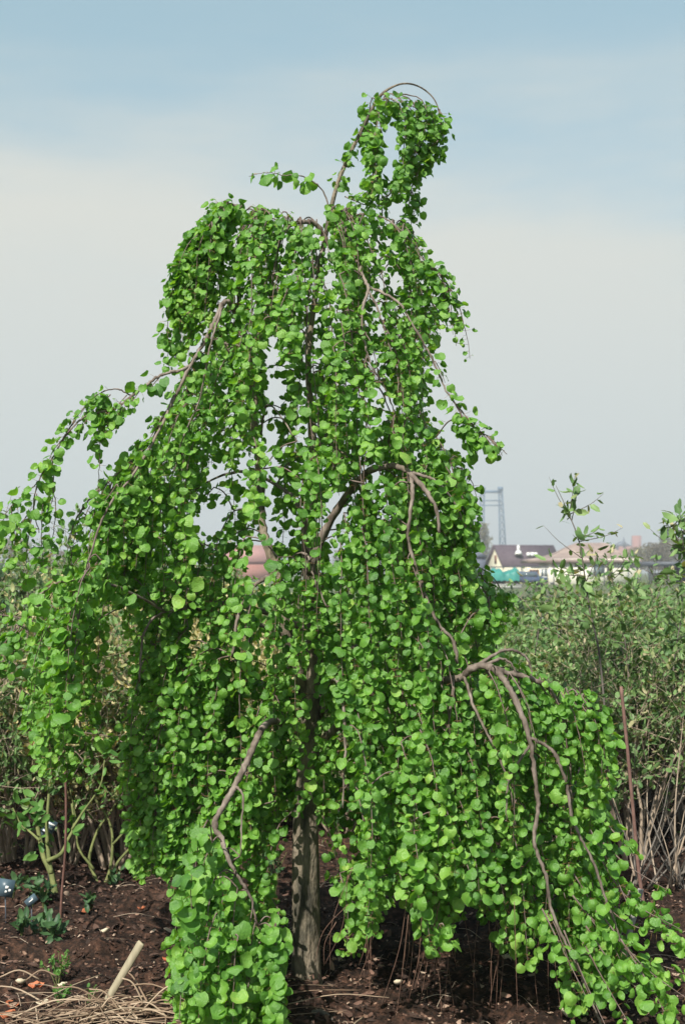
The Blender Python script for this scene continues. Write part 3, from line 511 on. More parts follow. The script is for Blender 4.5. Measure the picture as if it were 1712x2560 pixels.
def tagplate(x, y, Yd, w_, h_, rot, label, text_rows):
    p = PD(x, y, Yd); t = empty('plant_tag', p, label=label, cat='plant tag'); ca, sa = math.cos(rot), math.sin(rot)
    def quad(mb, cx, cz, ww, hh, y0, y1):
        V = []
        for yy in (y0, y1):
            for (i_, j_) in ((-1, -1), (1, -1), (1, 1), (-1, 1)): lx, lz = cx+i_*ww/2, cz+j_*hh/2; V.append((lx*ca-lz*sa, yy+lz*.25, lx*sa+lz*ca))
        mb.add(V, [(0, 1, 2, 3), (7, 6, 5, 4), (0, 4, 5, 1), (1, 5, 6, 2), (2, 6, 7, 3), (3, 7, 4, 0)])
    q = MB(); quad(q, 0, 0, w_, h_, 0, .004); q.build('plate', M['blue_label'], t)
    q = MB()
    for cx, cz, ww, hh in text_rows: quad(q, cx*w_, cz*h_, ww*w_, hh*h_, -.0025, -.0005)
    q.build('marking', M['white'], t); q = MB(); q.tube([(0, .006, -h_*.4), (0, .02, -max(.05, p[2]+.02))], .003, 6); q.build('stake', M['steel_dark'], t)
tagplate(110, 1898, 6.25, .055, .082, -.45, 'blue-grey tag with white stripes behind the mossy green stem', [(.1, .3, .6, .09), (-.02, .08, .7, .09), (-.05, -.14, .5, .09)])
tagplate(12, 2033, 5.6, .07, .065, -.15, 'dark blue tag with small white flower mark cut by the left edge', [(.12, .05, .18, .16), (.3, -.1, .13, .14), (.1, -.2, .12, .12)])
tagplate(72, 2062, 5.5, .05, .03, .7, 'blue-grey tag lying tilted in the low weeds at lower left', [(0, 0, .4, .15)])
# ------------------------------------------------------------------ mulch, stalks, husks, weeds
r_ = np.random.default_rng(11); n = 30000; Yn = 3.9+6.0*r_.uniform(0, 1, n)**1.5; Xn = r_.uniform(-.27, .27, n)*Yn
c = MB(); Pn = np.stack([Xn, Yn, gz(Xn, Yn)+r_.uniform(.0, .012, n)], 1); tp = r_.standard_normal((n, 3))*(1, 1, .25); nr = r_.standard_normal((n, 3))*.45+np.array((0, 0, 1))
leaves(c, Pn, tp, nr, r_.gamma(2, .0045, n)+.004, r_.uniform(-.2, .3, n), r_.uniform(-.3, .3, n), LS, r_); c.build('mulch', M['mulch'])['kind'] = 'stuff'
n = 5200; Yn = 3.9+5.0*r_.uniform(0, 1, n)**1.4; Xn = r_.uniform(-.27, .27, n)*Yn; c = MB(); Pn = np.stack([Xn, Yn, gz(Xn, Yn)+r_.uniform(.002, .014, n)], 1)
leaves(c, Pn, r_.standard_normal((n, 3))*(1, 1, .3), r_.standard_normal((n, 3))*.5+np.array((0, 0, 1)), r_.gamma(3, .0055, n)+.007, r_.uniform(-.3, .4, n), r_.uniform(-.5, .5, n), LS, r_); c.build('bark_litter', M['litter'])['kind'] = 'stuff'
q = MB(); r_ = np.random.default_rng(12)
def stalk(p0, d, L_, rr, zl=.0):
    k = r_.uniform(-.1, .1); s_ = np.array((-d[1], d[0], 0)); q.tube(cr([p0, p0+d*L_*.5+s_*k*L_*.4+(0, 0, zl), p0+d*L_+s_*k*L_*.2+(0, 0, -zl*.3)], 4), np.linspace(rr, rr*.6, 9), 5)
cen = PD(250, 2300, 4.4); cen[2] = 0
for k in range(170):
    a = r_.uniform(0, 6.28); rad_ = abs(r_.standard_normal())*.17; p0 = cen+np.array((math.cos(a)*rad_*1.8-.03, math.sin(a)*rad_*.6, 0)); p0[2] = gz(p0[0], p0[1])+r_.uniform(.0, .045)
    a2 = r_.normal(0, .8)+(math.pi if r_.uniform() < .5 else 0); stalk(p0, np.array((math.cos(a2), math.sin(a2), r_.uniform(-.03, .12))), r_.uniform(.06, .38), r_.uniform(.0008, .0036), r_.uniform(0, .03))
for (x0, y0, x1, y1) in ((215, 2290, 30, 2335), (240, 2300, 120, 2262), (205, 2265, 275, 2315), (280, 2240, 330, 2300), (300, 2300, 385, 2340), (90, 2330, 240, 2290), (330, 2310, 430, 2250), (60, 2245, 130, 2235), (0, 2238, 90, 2242)):
    A_ = PD(x0, y0, 4.42); B_ = PD(x1, y1, 4.42); A_[2] = max(A_[2], .015); B_[2] = max(B_[2], .015); q.tube(cr([A_, (A_+B_)/2+(0, 0, .025), B_], 4), .0026, 6)
q.build('dead_stalks', M['straw'])['kind'] = 'stuff'
# scattered thin dead twigs
q = MB()
for k in range(240):
    Yd = 4.1+r_.uniform(0, 1)**1.3*4; x = r_.uniform(-.25, .25)*Yd; p0 = np.array((x, Yd, gz(x, Yd)+.008)); a2 = r_.uniform(0, 6.28); stalk(p0, np.array((math.cos(a2), math.sin(a2), r_.uniform(0, .12))), r_.uniform(.04, .2), r_.uniform(.0007, .0018), .012)
q.build('fallen_twigs', M['stem'])['kind'] = 'stuff'
hs = [(135, 2262+5, 'w', .032, 'cream curled husk among orange ones at lower left'), (60, 2255, 'w', .034, 'pale broken husk farthest back in the lower left group'), (75, 2270, 'o', .036, 'orange husk beside the pale broken one'), (90, 2268, 'o', .03, 'orange husk touching the cream curled one'), (28, 2285, 'o', .04, 'bright orange rimmed husk at the lower left edge of the soil'), (95, 2287, 'w', .036, 'long cream husk beneath the small green weed'), (5, 2320, 'o', .05, 'broad orange husk cut by the left edge'), (210, 2102, 'o', .045, 'pinkish red husk beside the brown cane'), (235, 2190, 'w', .03, 'small white husk left of the wooden label'), (388, 2250, 'o', .028, 'rust-orange flake right of the wooden label'), (295, 2014, 'o', .035, 'rust-red flake on the soil behind the cane'), (433, 2075, 'o', .028, 'small red flake at the foot of the left leaf curtain'), (322, 2095, 'o', .03, 'dull orange flake midway between the cane and leaf curtain'), (320, 1978, 'w', .05, 'pale stone-like husk on the far soil'), (1180, 2205, 'w', .05, 'buff flake lying under the right leaf curtain'), (1320, 2318, 'w', .055, 'pinkish buff flake near the bottom right'), (900, 2285, 'w', .03, 'yellowish flake lying right of the trunk foot')]
for k, (x, y, m, s_, lb) in enumerate(hs):
    Yd = CAMH*FPX/(y*K-HOR); p = PD(x, y, Yd); p[2] = gz(p[0], p[1])+.012; c = MB()
    a = r_.uniform(0, 6.28); leaves(c, [p*0], [(math.cos(a), math.sin(a), .1)], [(.2*math.cos(3*a), .2, 1)], [s_], [.35], [.2]); o = c.build('fallen_husk', M['petal_'+m], smooth=True); o.location = p
    sm = o.modifiers.new('thick', 'SOLIDIFY'); sm.thickness = .002; tag(o, lb, 'husk', 'husks scattered on the soil')
def weed(x, y, h, n_, m, label, seed, ferny=True):
    r2 = np.random.default_rng(seed); Yd = CAMH*FPX/(y*K-HOR); b = PD(x, y, Yd); b[2] = gz(b[0], b[1]); t = empty('weed', b, label=label, cat='weed', group='weeds on the bare soil'); q = MB(); pos = []; tp = []
    for k in range(n_):
        a = r2.uniform(0, 6.28); e = np.array((math.cos(a)*h*.45*r2.uniform(.3, 1), math.sin(a)*h*.45, h*r2.uniform(.6, 1))); P1 = cr([(0, 0, -.01), e*(.4, .4, .6), e], 4); q.tube(P1, np.linspace(.0018, .0008, len(P1)), 4)
        for jx in range(9 if ferny else 3): i0 = r2.integers(3, len(P1)); pos.append(P1[i0]); tp.append(norm(P1[i0]-P1[i0-1])*.5+r2.standard_normal(3)*.7)
    q.build('stem', M['stem_green'], t); c = MB(); n2 = len(pos); leaves(c, pos, tp, r2.standard_normal((n2, 3))*.4+np.array((0, -.4, .9)), r2.uniform(.6, 1.2, n2)*(.02 if ferny else .05), np.full(n2, .1), np.full(n2, .2), LS, r2); c.build('foliage', M[m], t, smooth=True)
weed(132, 2260, .12, 9, 'weed', 'tallest bright green feathery weed by the dead stalks', 1); weed(142, 2300, .07, 7, 'weed', 'short feathery weed in front of the taller one', 2); weed(205, 2300, .09, 3, 'weed', 'single upright pale green sprout left of the wooden label', 3)
for k, (x, y, h, lb) in enumerate([(30, 2065, .10, 'low weed under the dark blue tag'), (75, 2085, .12, 'broad-leaved weed left of the mossy stem'), (100, 2090, .09, 'broad-leaved weed at the mossy stem\'s foot'), (90, 2150, .1, 'dull green weed in the shade left of the cane'), (50, 2160, .09, 'dull green weed nearest the left edge in the shade'), (125, 2165, .09, 'dark weed beside the foot of the cane'), (210, 2110, .07, 'small dark weed with pointed leaves right of the cane'), (590, 2000, .22, 'dark leafy weed just left of the trunk'), (630, 2030, .26, 'larger dark leafy weed against the trunk'), (610, 1930, .3, 'leafy weed farther back left of the trunk'), (770, 1950, .25, 'leafy weed behind the trunk on its right'), (265, 2015, .1, 'short weed below the pale mossy-stemmed bush')]): weed(x, y, h, 8, 'weed_dark' if k != 7 else 'weed', lb, 10+k, False)
# dead wood by the trunk
q = MB(); q.tube(cr([PD(718, 2312, 4.45)*(1, 1, 0)+(0, 0, .02), PD(740, 2320, 4.42)*(1, 1, 0)+(0, 0, .03), PD(765, 2338, 4.38)*(1, 1, 0)+(0, 0, .015)], 5), np.linspace(.011, .006, 11), 7); tag(q.build('dead_branch', M['stem_grey'], smooth=True), 'short grey piece of dead wood on the soil in front of the trunk', 'dead wood')
# ------------------------------------------------------------------ THE WEEPING TREE
tb = np.array(PD(703, 2262, TY)); tb[2] = 0
tree = empty('weeping_tree', tuple(tb), label='large weeping tree with curtains of round bright green leaves in the foreground', cat='tree')
def w3(pts, dy=None):      # display px + depth offset -> points
    return np.array([PD(p[0], p[1], TY+p[2]) for p in pts])
skel = []; guard = []       # skeleton points for attaching shoots; screen guard for bare wood kept clear of leaves in front
strands = []                # leafy shoots: (pts, leafsize, density)
def limb(pts, r0, r1, name='limb', m='limb', n=9, leafy=0, guardw=0, wob=.0, rs=None, ls=.05):
    P1 = cr(w3(pts), 7); k = len(P1)
    P1[1:-1] += rng.standard_normal((k-2, 3))*.0011
    rad = np.linspace(r0, r1, k) if rs is None else np.interp(np.linspace(0, 1, k), np.linspace(0, 1, len(rs)), rs)
    rad = rad*(1+.10*rng.standard_normal(k))*(1+.22*(rng.uniform(size=k) < .1))
    q = MB(); q.tube(P1, rad, n); o = q.build(name, M[m], tree, smooth=True, base=tuple(tb))
    skel.extend(list(P1))
    if guardw:
        for p in P1: 
            x, y = proj(p)
            if not (640 < x < 1020 and y > 1540): guard.append((x, y, p[1], guardw))
    if leafy: strands.append((P1[len(P1)//6:], ls, leafy))
    return P1
# trunk: base .046 m radius
tr_pts = [(703, 2290, 0), (700, 2240, 0), (700, 2150, .0), (699, 2000, .0), (700, 1880, 0), (706, 1760, .0), (718, 1620, .0), (718, 1450, .02), (708, 1320, .02), (704, 1200, .0), (716, 1060, 0), (712, 950, 0), (706, 820, 0), (722, 680, 0), (745, 540, .0), (770, 430, 0), (800, 355, 0), (838, 278, 0), (868, 222, 0), (905, 196, .02), (940, 192, .04), (975, 208, .06), (1000, 240, .06), (1010, 300, .07)]
trs = [.060, .053, .047, .0455, .043, .036, .028, .024, .022, .021, .016, .012, .010, .009, .0085, .0075, .007, .0065, .0055, .0035, .003, .0026, .0022, .0015]
P1 = cr(w3(tr_pts), 8); rad = np.interp(np.linspace(0, len(trs)-1, len(P1)), np.arange(len(trs)), trs)
q = MB(); nn_ = 20; th = np.arange(nn_)*2*math.pi/nn_
V = []
for k, (p, r0) in enumerate(zip(P1, rad)):
    lob = 1+.05*np.sin(3*th+k*.11)+.03*np.sin(7*th-k*.2)+(.16*np.sin(4*th+1)*max(0, 1-k/9) if k < 9 else 0)
    V.append(np.stack([p[0]+r0*lob*np.cos(th), p[1]+r0*lob*np.sin(th), np.full(nn_, p[2])], 1) if k < 110 else None)
V = [v_ for v_ in V if v_ is not None]; m_ = len(V); ii = np.arange(m_-1)[:, None]*nn_; jj = np.arange(nn_)[None]; kk_ = (jj+1) % nn_
q.add(np.concatenate(V), np.stack([ii+jj, ii+kk_, ii+nn_+kk_, ii+nn_+jj], -1)); q.tube(P1[m_-2:], rad[m_-2:], 10)
q.build('trunk', M['trunk'], tree, smooth=True, base=tuple(tb)); skel.extend(list(P1[40:]))
L_ = limb
L_([(708, 1740, 0), (698, 1600, .02), (680, 1520, .0), (655, 1440, -.03), (638, 1330, -.05), (612, 1250, -.05), (598, 1180, -.02), (596, 1100, 0), (586, 1010, 0), (582, 920, 0), (566, 800, 0), (548, 690, 0), (545, 600, 0), (560, 520, 0)], .021, .006, m='trunk', guardw=0)
L_([(560, 540, 0), (545, 480, -.02), (515, 470, -.04), (480, 510, -.05), (445, 560, -.05), (430, 630, -.06), (425, 720, -.06)], .006, .002, leafy=1)
L_([(752, 560, 0), (725, 515, -.03), (695, 508, -.06), (655, 525, -.08), (630, 600, -.1), (620, 700, -.1)], .010, .003, guardw=9)
L_([(706, 1310, 0), (745, 1215, -.05), (790, 1140, -.12), (835, 1085, -.2), (875, 1070, -.26), (910, 1068, -.3), (940, 1085, -.33), (975, 1125, -.36), (998, 1165, -.37), (1006, 1220, -.38)], .015, .005, guardw=13)
L_([(942, 1090, -.33), (944, 1130, -.36), (938, 1180, -.38), (935, 1240, -.38), (955, 1310, -.38), (975, 1370, -.38), (1005, 1430, -.39), (1035, 1465, -.4), (1048, 1520, -.4)], .0065, .0045, guardw=5)
L_([(925, 1078, -.32), (970, 1090, -.33), (1000, 1105, -.34), (1040, 1150, -.34), (1070, 1220, -.33)], .006, .002, leafy=1)
L_([(722, 1715, 0), (770, 1665, -.08), (820, 1620, -.16), (860, 1580, -.22), (920, 1556, -.28), (1000, 1556, -.34), (1050, 1553, -.38), (1082, 1530, -.42), (1110, 1524, -.44), (1140, 1540, -.46), (1170, 1585, -.48), (1195, 1640, -.5), (1213, 1700, -.51), (1224, 1780, -.52), (1231, 1850, -.52), (1222, 1920, -.53), (1232, 1960, -.53), (1250, 2010, -.54), (1262, 2085, -.55), (1290, 2150, -.56), (1320, 2210, -.57), (1345, 2270, -.58), (1375, 2345, -.6), (1385, 2380, -.6)], .016, .004, rs=[.014, .0135, .012, .0115, .011, .009, .0072, .006, .0052, .0044, .0036, .003], guardw=13)
L_([(1125, 1530, -.45), (1170, 1543, -.44), (1220, 1556, -.43), (1258, 1580, -.42), (1290, 1640, -.42), (1300, 1720, -.42), (1306, 1800, -.42), (1310, 1900, -.42)], .0088, .003, guardw=9, leafy=.5)
L_([(1085, 1530, -.42), (1120, 1505, -.40), (1155, 1489, -.38), (1185, 1492, -.37), (1210, 1515, -.36), (1218, 1560, -.36)], .006, .003, guardw=8)
L_([(1110, 1522, -.44), (1150, 1509, -.43), (1172, 1525, -.43), (1190, 1570, -.43)], .005, .002, guardw=6)
L_([(1216, 1690, -.51), (1250, 1708, -.52), (1275, 1735, -.54), (1297, 1800, -.55), (1308, 1870, -.56), (1335, 1930, -.56), (1362, 1985, -.57), (1390, 2070, -.58), (1412, 2130, -.58), (1420, 2180, -.58)], .006, .003, guardw=8, leafy=.4)
L_([(1214, 1705, -.51), (1190, 1740, -.53), (1172, 1770, -.54), (1160, 1810, -.55), (1160, 1880, -.55)], .0045, .002, guardw=6, leafy=.5)
L_([(1038, 1556, -.38), (1032, 1620, -.42), (1020, 1700, -.44), (1012, 1780, -.45), (1005, 1860, -.45), (1000, 1960, -.45)], .005, .002, guardw=6, leafy=.5)
L_([(1062, 1548, -.4), (1085, 1620, -.46), (1115, 1680, -.48), (1145, 1740, -.5), (1165, 1800, -.5), (1180, 1890, -.5)], .005, .002, guardw=6, leafy=.5)
L_([(712, 1700, 0), (670, 1668, -.1), (632, 1652, -.2), (605, 1662, -.28), (585, 1700, -.34), (560, 1755, -.4), (535, 1805, -.44), (515, 1840, -.46), (492, 1887, -.5), (510, 1925, -.52), (520, 1960, -.54), (540, 2000, -.56), (560, 2030, -.57), (575, 2060, -.57), (590, 2120, -.58)], .013, .004, guardw=13)
L_([(540, 1800, -.44), (556, 1820, -.46), (554, 1880, -.48), (550, 1960, -.5)], .004, .002, guardw=5)
L_([(634, 1318, -.05), (605, 1325, -.12), (575, 1350, -.18), (550, 1400, -.22), (538, 1450, -.23), (532, 1500, -.24)], .008, .004, guardw=8)
L_([(690, 1265, -.2), (705, 1275, -.25), (714, 1310, -.28), (730, 1350, -.3), (748, 1390, -.3)], .004, .003, guardw=8)
L_([(566, 800, 0), (540, 720, -.1), (515, 690, -.16), (490, 740, -.2), (470, 780, -.22), (440, 830, -.25), (415, 880, -.27), (395, 920, -.28), (365, 980, -.3), (330, 1030, -.3), (285, 1070, -.3), (240, 1110, -.3), (205, 1145, -.3), (175, 1190, -.3), (158, 1235, -.3)], .008, .0025, guardw=6, leafy=.5)
L_([(435, 838, -.25), (405, 850, -.28), (375, 856, -.3), (345, 875, -.32), (310, 900, -.34), (270, 930, -.35), (225, 945, -.36), (185, 960, -.38), (150, 1000, -.4), (120, 1050, -.4), (90, 1100, -.42), (78, 1160, -.42), (90, 1220, -.42)], .0052, .0015, guardw=4, leafy=1.1)
L_([(300, 905, -.33), (265, 890, -.34), (230, 900, -.34), (195, 930, -.35), (165, 975, -.36), (140, 1010, -.36)], .0025, .001, leafy=.5)
L_([(270, 930, -.35), (245, 955, -.35), (232, 1000, -.34), (228, 1060, -.34), (225, 1130, -.34)], .002, .001, leafy=.45)
L_([(120, 1050, -.4), (125, 1100, -.4), (115, 1180, -.4)], .002, .001, leafy=.8)
L_([(400, 905, -.27), (365, 985, -.33), (310, 1080, -.36), (270, 1130, -.38), (235, 1190, -.4), (205, 1280, -.42), (188, 1370, -.43), (175, 1460, -.44), (168, 1560, -.44)], .005, .002, guardw=7, leafy=.4)
L_([(515, 690, -.16), (495, 745, -.22), (480, 800, -.26), (470, 850, -.28), (455, 920, -.28), (420, 1000, -.3), (400, 1080, -.3)], .004, .0015, guardw=6, leafy=.5)
L_([(760, 500, 0), (740, 440, .0), (715, 415, -.02), (690, 403, -.04), (650, 401, -.06), (610, 395, -.07), (570, 404, -.08)], .003, .0008)
L_([(745, 560, 0), (725, 600, -.1), (708, 660, -.16), (703, 740, -.18), (700, 830, -.2), (706, 920, -.2)], .005, .002, guardw=6)
L_([(790, 520, 0), (815, 590, -.08), (832, 635, -.14), (843, 665, -.17), (832, 700, -.2), (828, 750, -.21), (838, 800, -.22), (855, 845, -.22), (880, 885, -.22), (905, 950, -.22)], .0065, .002, guardw=6, leafy=.4)
L_([(843, 665, -.17), (862, 700, -.2), (878, 750, -.21), (895, 800, -.22), (910, 860, -.22), (912, 920, -.22)], .004, .002, guardw=6, leafy=.5)
L_([(850, 660, -.17), (880, 672, -.2), (915, 695, -.22), (945, 745, -.23), (975, 795, -.24), (1000, 845, -.25), (1025, 900, -.26), (1055, 940, -.27), (1090, 980, -.28), (1130, 1010, -.29), (1160, 1040, -.3)], .005, .0012, guardw=6, leafy=.8)
L_([(1055, 940, -.27), (1060, 970, -.28), (1075, 1010, -.28), (1085, 1035, -.28)], .0015, .0008, leafy=.8)
L_([(1090, 980, -.28), (1110, 1000, -.24), (1135, 1035, -.24)], .0015, .0008, leafy=.9)
L_([(770, 520, 0), (810, 495, -.05), (850, 490, -.1), (890, 505, -.12), (930, 540, -.14), (965, 590, -.15), (1000, 620, -.16), (1030, 665, -.16)], .004, .001, guardw=3, leafy=.9)
L_([(765, 480, .02), (820, 500, .1), (870, 560, .16), (925, 600, .2), (960, 680, .22), (985, 760, .22)], .005, .002, leafy=.8)
L_([(716, 1060, 0), (760, 960, .06), (800, 900, .12), (860, 880, .16), (900, 960, .2)], .007, .002)
L_([(712, 960, 0), (760, 1020, -.15), (800, 1045, -.2), (840, 1060, -.22)], .004, .002, guardw=4)
L_([(596, 1000, 0), (610, 930, -.1), (640, 950, -.15), (680, 1010, -.2)], .004, .002, guardw=4)
L_([(704, 1200, 0), (660, 1130, .1), (560, 1080, .22), (450, 1120, .3), (380, 1220, .32)], .008, .002)
L_([(718, 1450, 0), (600, 1400, .15), (450, 1380, .3), (350, 1450, .38), (320, 1600, .4)], .010, .003)
L_([(718, 1500, 0), (620, 1440, .05), (480, 1400, .0), (380, 1400, -.15), (330, 1450, -.2), (320, 1560, -.2)], .008, .003)
L_([(380, 1400, -.15), (260, 1340, -.36), (150, 1330, -.48), (80, 1380, -.5), (60, 1480, -.5)], .005, .002, leafy=.9)
L_([(718, 1550, 0), (820, 1480, .2), (950, 1480, .4), (1080, 1560, .5), (1150, 1700, .5)], .011, .003)
L_([(718, 1600, 0), (760, 1540, .2), (760, 1560, .5), (760, 1700, .6)], .009, .003)
L_([(735, 1640, 0), (760, 1560, -.25), (780, 1580, -.42), (790, 1700, -.5), (785, 1850, -.52)], .008, .0025, guardw=0, leafy=.6)
# swan-neck top: hanging shoots
top = [[(868, 222, 0), (880, 215, -.03), (870, 260, -.05), (855, 320, -.06), (852, 400, -.06), (845, 445, -.06)], [(865, 228, 0), (850, 230, .02), (843, 300, .03), (860, 370, .03), (862, 440, .03)],
 [(880, 212, 0), (915, 225, -.02), (930, 270, -.03), (925, 330, -.04), (918, 400, -.04), (880, 460, -.04)], [(905, 210, .02), (945, 235, .03), (965, 290, .04), (950, 350, .04), (940, 400, .05), (930, 430, .05)],
 [(1000, 240, .06), (1010, 270, .05), (1003, 320, .04), (985, 340, .04), (968, 395, .04)], [(950, 230, .03), (985, 260, .04), (990, 310, .05), (1000, 360, .06)], [(960, 300, .05), (962, 370, .06), (942, 430, .06), (945, 500, .06)], [(880, 212, 0), (960, 225, 0), (975, 280, -.02), (958, 330, -.02), (930, 380, -.03), (912, 430, -.03)],
 [(862, 232, 0), (872, 300, -.04), (860, 360, -.05), (850, 420, -.05), (830, 450, -.05)], [(838, 278, 0), (815, 330, -.02), (795, 380, -.03)],
 [(930, 400, .05), (900, 440, .02), (850, 460, .0), (800, 455, -.02)], [(940, 430, .06), (950, 470, .06), (940, 520, .06)], [(790, 450, 0), (840, 470, -.03), (880, 470, -.03)]]
top += [[(a+rng.normal(0, 9), b+12, c+rng.normal(0, .03)) for a, b, c in t_] for t_ in top[:7] if t_[0] != (838, 278, 0)]
for t_ in top: L_(t_, .0022, .001, leafy=(.95 if t_[0] != (838, 278, 0) else .5), ls=.045)
strands.append((cr(w3([(770, 430, 0), (790, 380, 0), (815, 330, 0)]), 6), .038, .8))
strands.append((cr(w3([(740, 440, 0), (715, 415, -.02), (690, 403, -.04)]), 6), .06, .4))
strands.append((cr(w3([(690, 403, -.04), (650, 401, -.06), (610, 395, -.07), (585, 400, -.08)]), 6), .062, .5))
for t_ in ([(92, 1100, -.42), (60, 1130, -.42), (25, 1160, -.43), (0, 1210, -.44), (-20, 1290, -.44)], [(85, 1130, -.42), (72, 1190, -.42), (62, 1260, -.42), (60, 1340, -.42)], [(115, 1100, -.4), (128, 1160, -.4), (120, 1240, -.4), (112, 1320, -.4)], [(25, 1160, -.43), (35, 1230, -.43), (30, 1300, -.43)], [(100, 1150, -.41), (95, 1230, -.41), (100, 1300, -.41)], [(158, 1235, -.3), (165, 1300, -.32), (160, 1400, -.34)], [(185, 1170, -.3), (212, 1200, -.3), (205, 1290, -.32)], [(250, 1105, -.3), (262, 1180, -.3), (255, 1260, -.3)]): L_(t_, .002, .0008, leafy=.7)
skel = np.array(skel)
# ---- outline zones
MAIN = [(408, 790), (405, 600), (440, 545), (470, 495), (500, 452), (560, 455), (580, 480), (660, 475), (690, 512), (740, 498), (750, 460), (800, 440), (850, 485), (940, 500), (950, 550), (1000, 615), (1022, 680), (1005, 690), (1020, 740), (985, 790), (975, 860), (998, 950), (1030, 1040), (1080, 1070), (1100, 1130), (1078, 1210), (1085, 1270), (1130, 1300), (1182, 1370), (1150, 1460), (1125, 1510), (1290, 1570), (1372, 1605), (1395, 1700), (1398, 1800), (1375, 1860), (1420, 1960), (1420, 2100), (1560, 2300), (1560, 2450), (1350, 2450), (1280, 2260), (1180, 2210), (1130, 2110), (1060, 2040), (1040, 2150), (1000, 2200), (950, 2080), (900, 2010), (870, 2120), (800, 2200), (766, 2150), (756, 1875), (645, 1835), (632, 2450), (370, 2450), (392, 2150), (418, 2060), (380, 2000), (320, 2020), (292, 1880), (285, 1700), (302, 1520), (290, 1400), (236, 1390), (226, 1500), (232, 1620), (215, 1720), (180, 1790), (100, 1780), (60, 1640), (0, 1540), (-60, 1500), (-60, 1390), (20, 1400), (90, 1350), (160, 1290), (200, 1220), (240, 1180), (215, 1110), (290, 1055), (340, 1005), (380, 940), (400, 880), (430, 820)]
HOLES = [[(602, 760), (625, 750), (632, 800), (668, 850), (640, 880), (612, 865)], [(512, 515), (532, 512), (537, 610), (520, 690), (500, 690)], [(440, 740), (505, 745), (465, 770), (440, 800), (420, 800)], [(855, 885), (905, 885), (895, 955), (862, 945)], [(612, 1055), (652, 1055), (648, 1125), (618, 1120)], [(755, 1130), (782, 1140), (775, 1200), (750, 1190)], [(735, 1030), (760, 1050), (750, 1090), (735, 1090)], [(905, 640), (930, 640), (925, 700), (908, 700)], [(955, 600), (975, 640), (960, 650)], [(430, 1420), (480, 1430), (470, 1500), (440, 1500)], [(465, 1075), (485, 1080), (480, 1120), (463, 1120)], [(800, 1180), (815, 1200), (805, 1230)], [(570, 1200), (590, 1215), (580, 1240)], [(540, 1035), (560, 1040), (560, 1070), (540, 1075)]]
rh = np.random.default_rng(5)
for k in range(20):      # slits where the sky shows between neighbouring shoots
    x_, y_ = rh.uniform(450, 960), rh.uniform(540, 1240); w_, h_ = rh.uniform(8, 16), rh.uniform(25, 75); HOLES.append([(x_-w_, y_), (x_, y_-h_), (x_+w_, y_), (x_, y_+h_)])
cxs = np.array([(450, 720, 170, .13), (600, 715, 290, .24), (800, 710, 300, .32), (1000, 690, 340, .40), (1200, 660, 430, .46), (1500, 700, 500, .55), (1800, 830, 570, .62), (2000, 880, 560, .66), (2400, 900, 640, .68)])
def dlim(x, y):
    c, hw, hd = [np.interp(y, cxs[:, 0], cxs[:, k]) for k in (1, 2, 3)]; u = (x-c)/hw; return hd*math.sqrt(max(.06, 1-u*u))
def ff(x, y):
    if x < 560 and 1080 < y < 1950: return .3
    if 560 <= x < 800 and y > 1380: return .35
    return 1.
def ok(p):
    x, y = proj(p)
    if not inpoly(x, y, MAIN): return False
    for h in HOLES:
        if inpoly(x, y, h): return False
    return True
def drop(P0, Lmax, drift, check=ok):
    pts = [P0]; d = np.array((drift[0], drift[1], -.35)); 
    ph = rng.uniform(0, 6.28, 2); n = int(Lmax/.022)
    for k in range(n):
        d = d*.8+np.array((.10*math.sin(k*.25+ph[0]), .10*math.sin(k*.21+ph[1]), -.9))*.2; d = d/np.linalg.norm(d); p = pts[-1]+d*.022+rng.standard_normal(3)*.0012
        if p[2] < .04 or not check(p): break
        pts.append(p)
    return np.array(pts)
twq = MB(); extra = []
def add_strand(P0, Lmax, ls, dens=1., check=ok, connect=True):
    az = P0-np.array((tb[0], tb[1], P0[2])); o_ = norm(az)*.5
    pts = drop(P0, Lmax, (o_[0], o_[1]), check)
    if len(pts) < 4: return False
    if connect:
        sk = skel if not extra else np.concatenate([skel]+extra[-60:]); dz = P0[2]-sk[:, 2]; dd = np.linalg.norm(sk-P0, axis=1)+np.where(dz < -.35, 1, 0)
        a = sk[np.argmin(dd)]; m_ = (a+P0)/2+np.array((0, 0, .015+.05*np.linalg.norm(P0-a))); cc = cr([a, m_, P0], 5); strands.append((cc[3:], ls*.95, .55)); twq.tube(cc, np.linspace(.0026, .002, len(cc)), 4)
    twq.tube(pts, np.linspace(.0021, .0007, len(pts)), 4); strands.append((pts, ls*rng.uniform(.82, 1.12), dens*rng.uniform(.55, 1.))); extra.append(pts[::4]); return True
cnt = 0; tries = 0
ym = []
while cnt < 670 and tries < 20000:
    tries += 1; x = rng.uniform(-60, 1450); y = rng.uniform(450, 2300) if rng.uniform() < .97 else rng.uniform(455, 1150)
    if not inpoly(x, y, MAIN): continue
    dl = dlim(x, y); s_ = rng.uniform(-1, 1); s_ = math.copysign(abs(s_)**.55, s_); dy = dl*s_*(ff(x, y) if s_ < 0 else 1)
    if 560 < x < 770 and y > 1350 and rng.uniform() < .3: continue
    if x < 250 and rng.uniform() < .55: continue
    if 470 < x < 820 and 880 < y < 1260 and rng.uniform() < .3: continue
    P0 = PD(x, y, TY+dy); 
    if P0[2] < .12 or not ok(P0): continue
    if y > 1800 and dy > .25 and rng.uniform() < .5: continue
    if add_strand(P0, rng.uniform(.25, .8), np.interp(y, [450, 900, 1500, 2100], [.046, .047, .050, .053]), 1.0): cnt += 1
